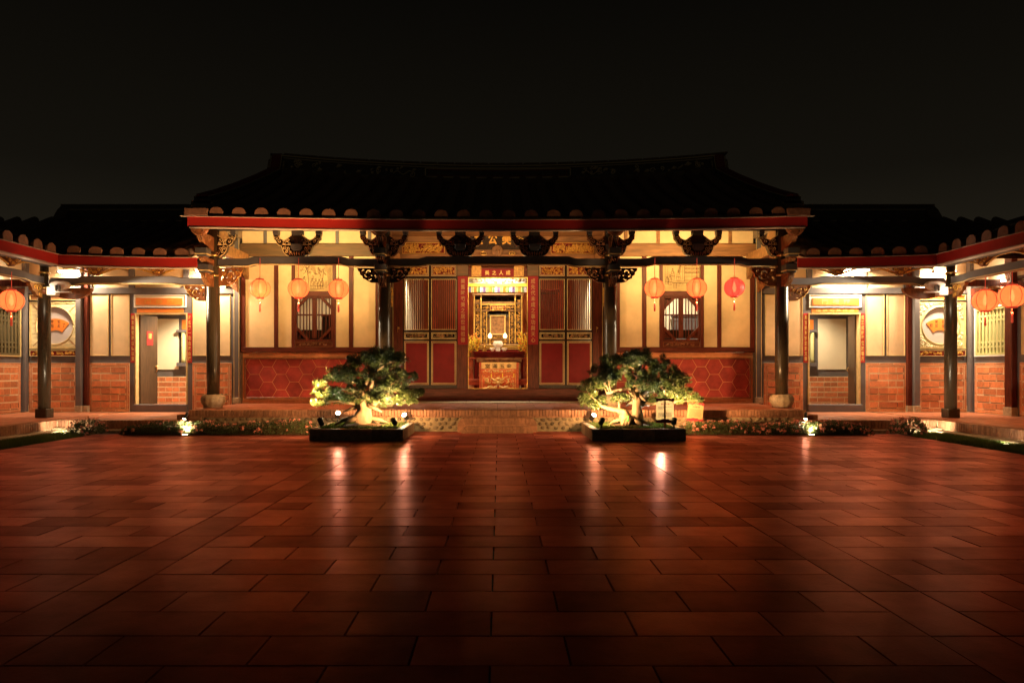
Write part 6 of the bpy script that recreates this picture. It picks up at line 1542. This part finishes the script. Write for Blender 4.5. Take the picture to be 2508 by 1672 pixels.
bonsai('broad airy bonsai tree with forked pale trunk in the right planter', 2.48,
       [(1050,160,170,80),(720,280,250,105),(900,260,220,90),(1150,270,330,120),(480,430,190,100),(1400,380,220,100),(850,460,260,90),(1690,560,140,65),(1200,520,330,95),(430,620,230,80),(560,560,180,70),(240,760,160,110),(340,870,190,80),(760,860,165,70),(1330,740,320,95),(1700,800,210,100),(1900,885,90,45),(1080,650,210,55),(1480,650,260,75),(1550,880,160,50),(1320,880,180,50),(300,940,150,35),(1600,480,120,70)],
       1400, 840, 6.272, [([(960,1230,0),(1000,1120,0),(1000,1000,0),(1010,880,0),(990,780,0),(1030,620,0),(1050,430,0)], [170,90,72,66,60,50,34], .13),
                          ([(860,1240,-.03),(820,1140,-.03),(800,1050,-.03),(690,1020,-.03),(560,1000,-.03),(450,960,-.02)], [120,90,62,36,30,22], .15),
                          ([(1000,860,.0),(930,760,-.02),(880,690,-.04),(700,720,-.05),(540,770,-.03)], [58,44,36,26,20], .12), ([(1010,880,0),(1140,760,0),(1330,660,.05),(1560,590,.05)], [52,38,28,18], .1), ([(1040,960,.03),(1150,920,.05),(1260,930,.06),(1400,900,.06)], [46,34,28,20], .1)], 9, 54000)
tg = MB().box(2.14, 2.165, 12.99+.35, 13.0+.35, .30, .40).build('plant_tag', 'greentag', None, (2.15, 13.35, .3)); tag(tg, 'narrow green plastic tag tied to the right bonsai trunk', 'tag')
tg.location = (X(1537, 13.35), 13.35, Z(1031, 13.35))
# sign boards
def sign(label, cx, y, z0, z1, w, tilt, title, post, seed, block):
    t = thing('sign_board', (cx, y, post), label, 'sign'); h = z1-z0; R = random.Random(seed)
    ca, sa = math.cos(tilt), math.sin(tilt)
    def tr(u, v): return (cx+u*ca+v*sa, z0+h/2-u*sa+v*ca)
    def quad(b, u0, u1, v0, v1, ya, yb): b.prism([tr(u0, v0), tr(u1, v0), tr(u1, v1), tr(u0, v1)], 'y', ya, yb)
    part('panel', 'signface', t, lambda b: b.add([(u, y-.006, v) for u, v in (tr(-w/2, -h/2), tr(w/2, -h/2), tr(w/2, h/2), tr(-w/2, h/2))], [(0, 1, 2, 3)]))
    def edge(b):
        k = 12
        for sg in (1, -1):
            pts = [(-w/2, sg*h/2), (w/2, sg*h/2)]
            if sg > 0: wav = [(w/2-w*i/k, h/2-h*(.13-.055*math.exp(-((i/k-.5)/.28)**2)*1.0+.012*math.sin(i*2.4))) for i in range(k+1)]
            else: wav = [(w/2-w*i/k, -h/2+h*(.13+(.035 if .3 < i/k < .68 else .0)+.01*math.sin(i*2.1))) for i in range(k+1)]
            b.prism([tr(*p) for p in pts+wav], 'y', y-.008, y-.0061)
    part('red_border', 'redcloth' if False else 'crimsonboard', t, edge)
    p = tr(0.01, h*.27); lettering(title, t, p[0], y-.007, p[1], w*.5, h*.07, 'redpaper', rot=(0, tilt, 0), depth=.002)
    def lines(b):
        for (v0, n, dv) in block:
            for i in range(n):
                v = h*(v0-dv*i); u = -w*.38
                while u < w*.36:
                    l = min(R.uniform(.03, .12)*w, w*.38-u); quad(b, u, u+l, v-h*.008, v+h*.008, y-.0078, y-.0062); u += l+w*.012
                    if i == n-1 and R.random() < .25: break
    part('small_print', 'ink', t, lines)
    part('post', 'chair', t, lambda b: b.box(cx-.016, cx+.016, y+.0065, y+.03, post, z1-.09*h) )
    if post > .1: part('post', 'chair', t, lambda b: b.box(cx-.013, cx+.013, y-.004, y+.0064, post, z0+.02))
    return t
sign('upright cream and crimson sign on a post at the front of the right planter', X(1628.5, 13.05), 13.05, Z(1035.5, 13.05), Z(975.5, 13.05), .32, 0, '羅漢松(羅)', .17, 3, ((.16, 2, .045), (.06, 1, .05), (-.08, 5, .048)))
sign('tilted cream and crimson sign standing among the flowers right of the right planter', X(1702.5, 13.9), 13.9, Z(1031, 13.9), Z(986, 13.9), .30, .10, '大春情', .0, 5, ((.13, 8, .058),))
# ================================================================== FLOWER BEDS, BUSHES, GRASS
def leafmass(b, fl, inside, n, nf, R, size=(.018, .034)):
    vs, fs = [], []
    for k in range(n):
        p = Vector(inside(R, False)); d = Vector((R.gauss(0, 1), R.gauss(0, 1), R.gauss(.5, .7))).normalized(); sd = d.cross(Vector((R.gauss(0, 1), R.gauss(0, 1), R.gauss(0, 1)))).normalized(); l = R.uniform(*size); w = l*.55
        i = len(vs); vs += [p, p+d*l*.5+sd*w*.5, p+d*l, p+d*l*.5-sd*w*.5]; fs += [(i, i+1, i+2), (i, i+2, i+3)]
    b.add(vs, fs)
    for k in range(nf):
        p = Vector(inside(R, True)); r = R.uniform(.017, .032)
        for q in range(9):
            d = Vector((R.gauss(0, 1), R.gauss(0, 1), R.gauss(.3, 1))).normalized(); o = p+d*r; sd = d.orthogonal().normalized()*r*.62; s2 = d.cross(sd)
            fl.add([o-sd, o-s2, o+sd+d*r*.2, o+s2+d*r*.2], [(0, 1, 2, 3)])
def bed(xa, xb, label, seed, n, nf):
    R = random.Random(seed); b, f = MB(), MB()
    ph = [R.uniform(0, 6) for _ in range(3)]
    def top(x): return .23+.035*math.sin(x*3.1+ph[0])+.02*math.sin(x*7+ph[1])
    def ins(R, fl):
        while True:
            x = R.uniform(xa, xb); q = R.uniform(0, 1); y = 13.84+q*.50; e = min(1, (x-xa)/.14, (xb-x)/.14)**.5; zt = top(x)*math.sin(PI*(.12+.76*q))**.45*e
            if fl:
                if R.random() < .72: return (x, y, zt*R.uniform(.94, 1.04))
                return (x, 13.83, zt*R.uniform(.3, .9))
            t = R.random(); z = zt*(1-(1-t)**2) if R.random() < .6 else zt*R.uniform(.1, 1)
            return (x, y if R.random() < .55 else 13.83+R.uniform(0, .05), z)
    leafmass(b, f, ins, n, nf, R)
    co = MB(); x = xa+.08
    while x < xb-.08: co.box(x-.05, x+.05, 13.92, 14.26, 0, top(x)*.62); x += .1003
    o = b.build('flower_bed', 'bushleaf', None, (0, 0, 0)); tag(o, label, 'flower bed', None, 'stuff')
    f.build('blossoms', 'flower', o); co.build('stems', 'soil', o)
bed(X(293, 13.85), X(772, 13.85), 'low bed of leafy plants with pink flowers left of the left planter', 3, 15000, 120)
bed(X(1672, 13.85), X(2140, 13.85), 'low bed of leafy plants full of pink flowers right of the right planter', 4, 15000, 240)
def bush(x, y, r, h, label, seed, nf):
    t = thing('flowering_bush', (x, y, 0), label, 'bush', 'round flowering bushes'); R = random.Random(seed); b, f = MB(), MB()
    def ins(R, fl):
        a = R.uniform(0, 6.3); u = R.uniform(.12, 1); q = math.sqrt(1-u*u)
        k = (1.0 if fl else R.uniform(.75, 1.02))*(1+.10*math.sin(3*a+seed)+.07*math.sin(7*a))
        return (x+r*math.cos(a)*k*(q*.8+.2), y+r*.8*math.sin(a)*k*(q*.8+.2), h*u*k)
    leafmass(b, f, ins, 3600, nf, R); b.build('foliage', 'bushleaf', t); f.build('blossoms', 'flower', t)
    st = MB()
    for k in range(9): a = k*.7; st.tube([(x, y, 0), (x+r*.5*math.cos(a), y+r*.4*math.sin(a), h*.6)], [.015, .006], 5)
    st.build('stems', 'soil', t)
bush(X(215, 13.95), 13.95, .34, .29, 'small round flowering bush at the corner by the left grass strip', 2, 34)
bush(X(2228, 13.95), 13.95, .36, .31, 'small round pink flowered bush at the corner by the right grass strip', 6, 60)
for s in (-1, 1):
    R = random.Random(8+s); g = MB(); vs, fs = [], []
    for k in range(17000):
        y = 9+5.15*R.random()**.7; u = R.random(); x = s*(7.76+.74*u)
        if y > 13.7 and u < .3: continue
        a = R.uniform(0, 6.3); l = R.uniform(.03, .07); c, sn = math.cos(a), math.sin(a); bd = R.uniform(.01, .04); i = len(vs)
        vs += [(x-c*.005, y-sn*.005, -.01), (x+c*.005, y+sn*.005, -.01), (x+sn*bd, y-c*bd, l)]; fs.append((i, i+1, i+2))
    g.add(vs, fs); o = g.build('grass_strip', 'grass', None, (0, 0, 0)); tag(o, 'strip of short grass along the %s podium edge' % ('left' if s < 0 else 'right'), 'grass', None, 'stuff')
    MB().box(s*7.75, s*8.51, 8, 14.2, -.05, -.004).build('bed', 'soil', o)
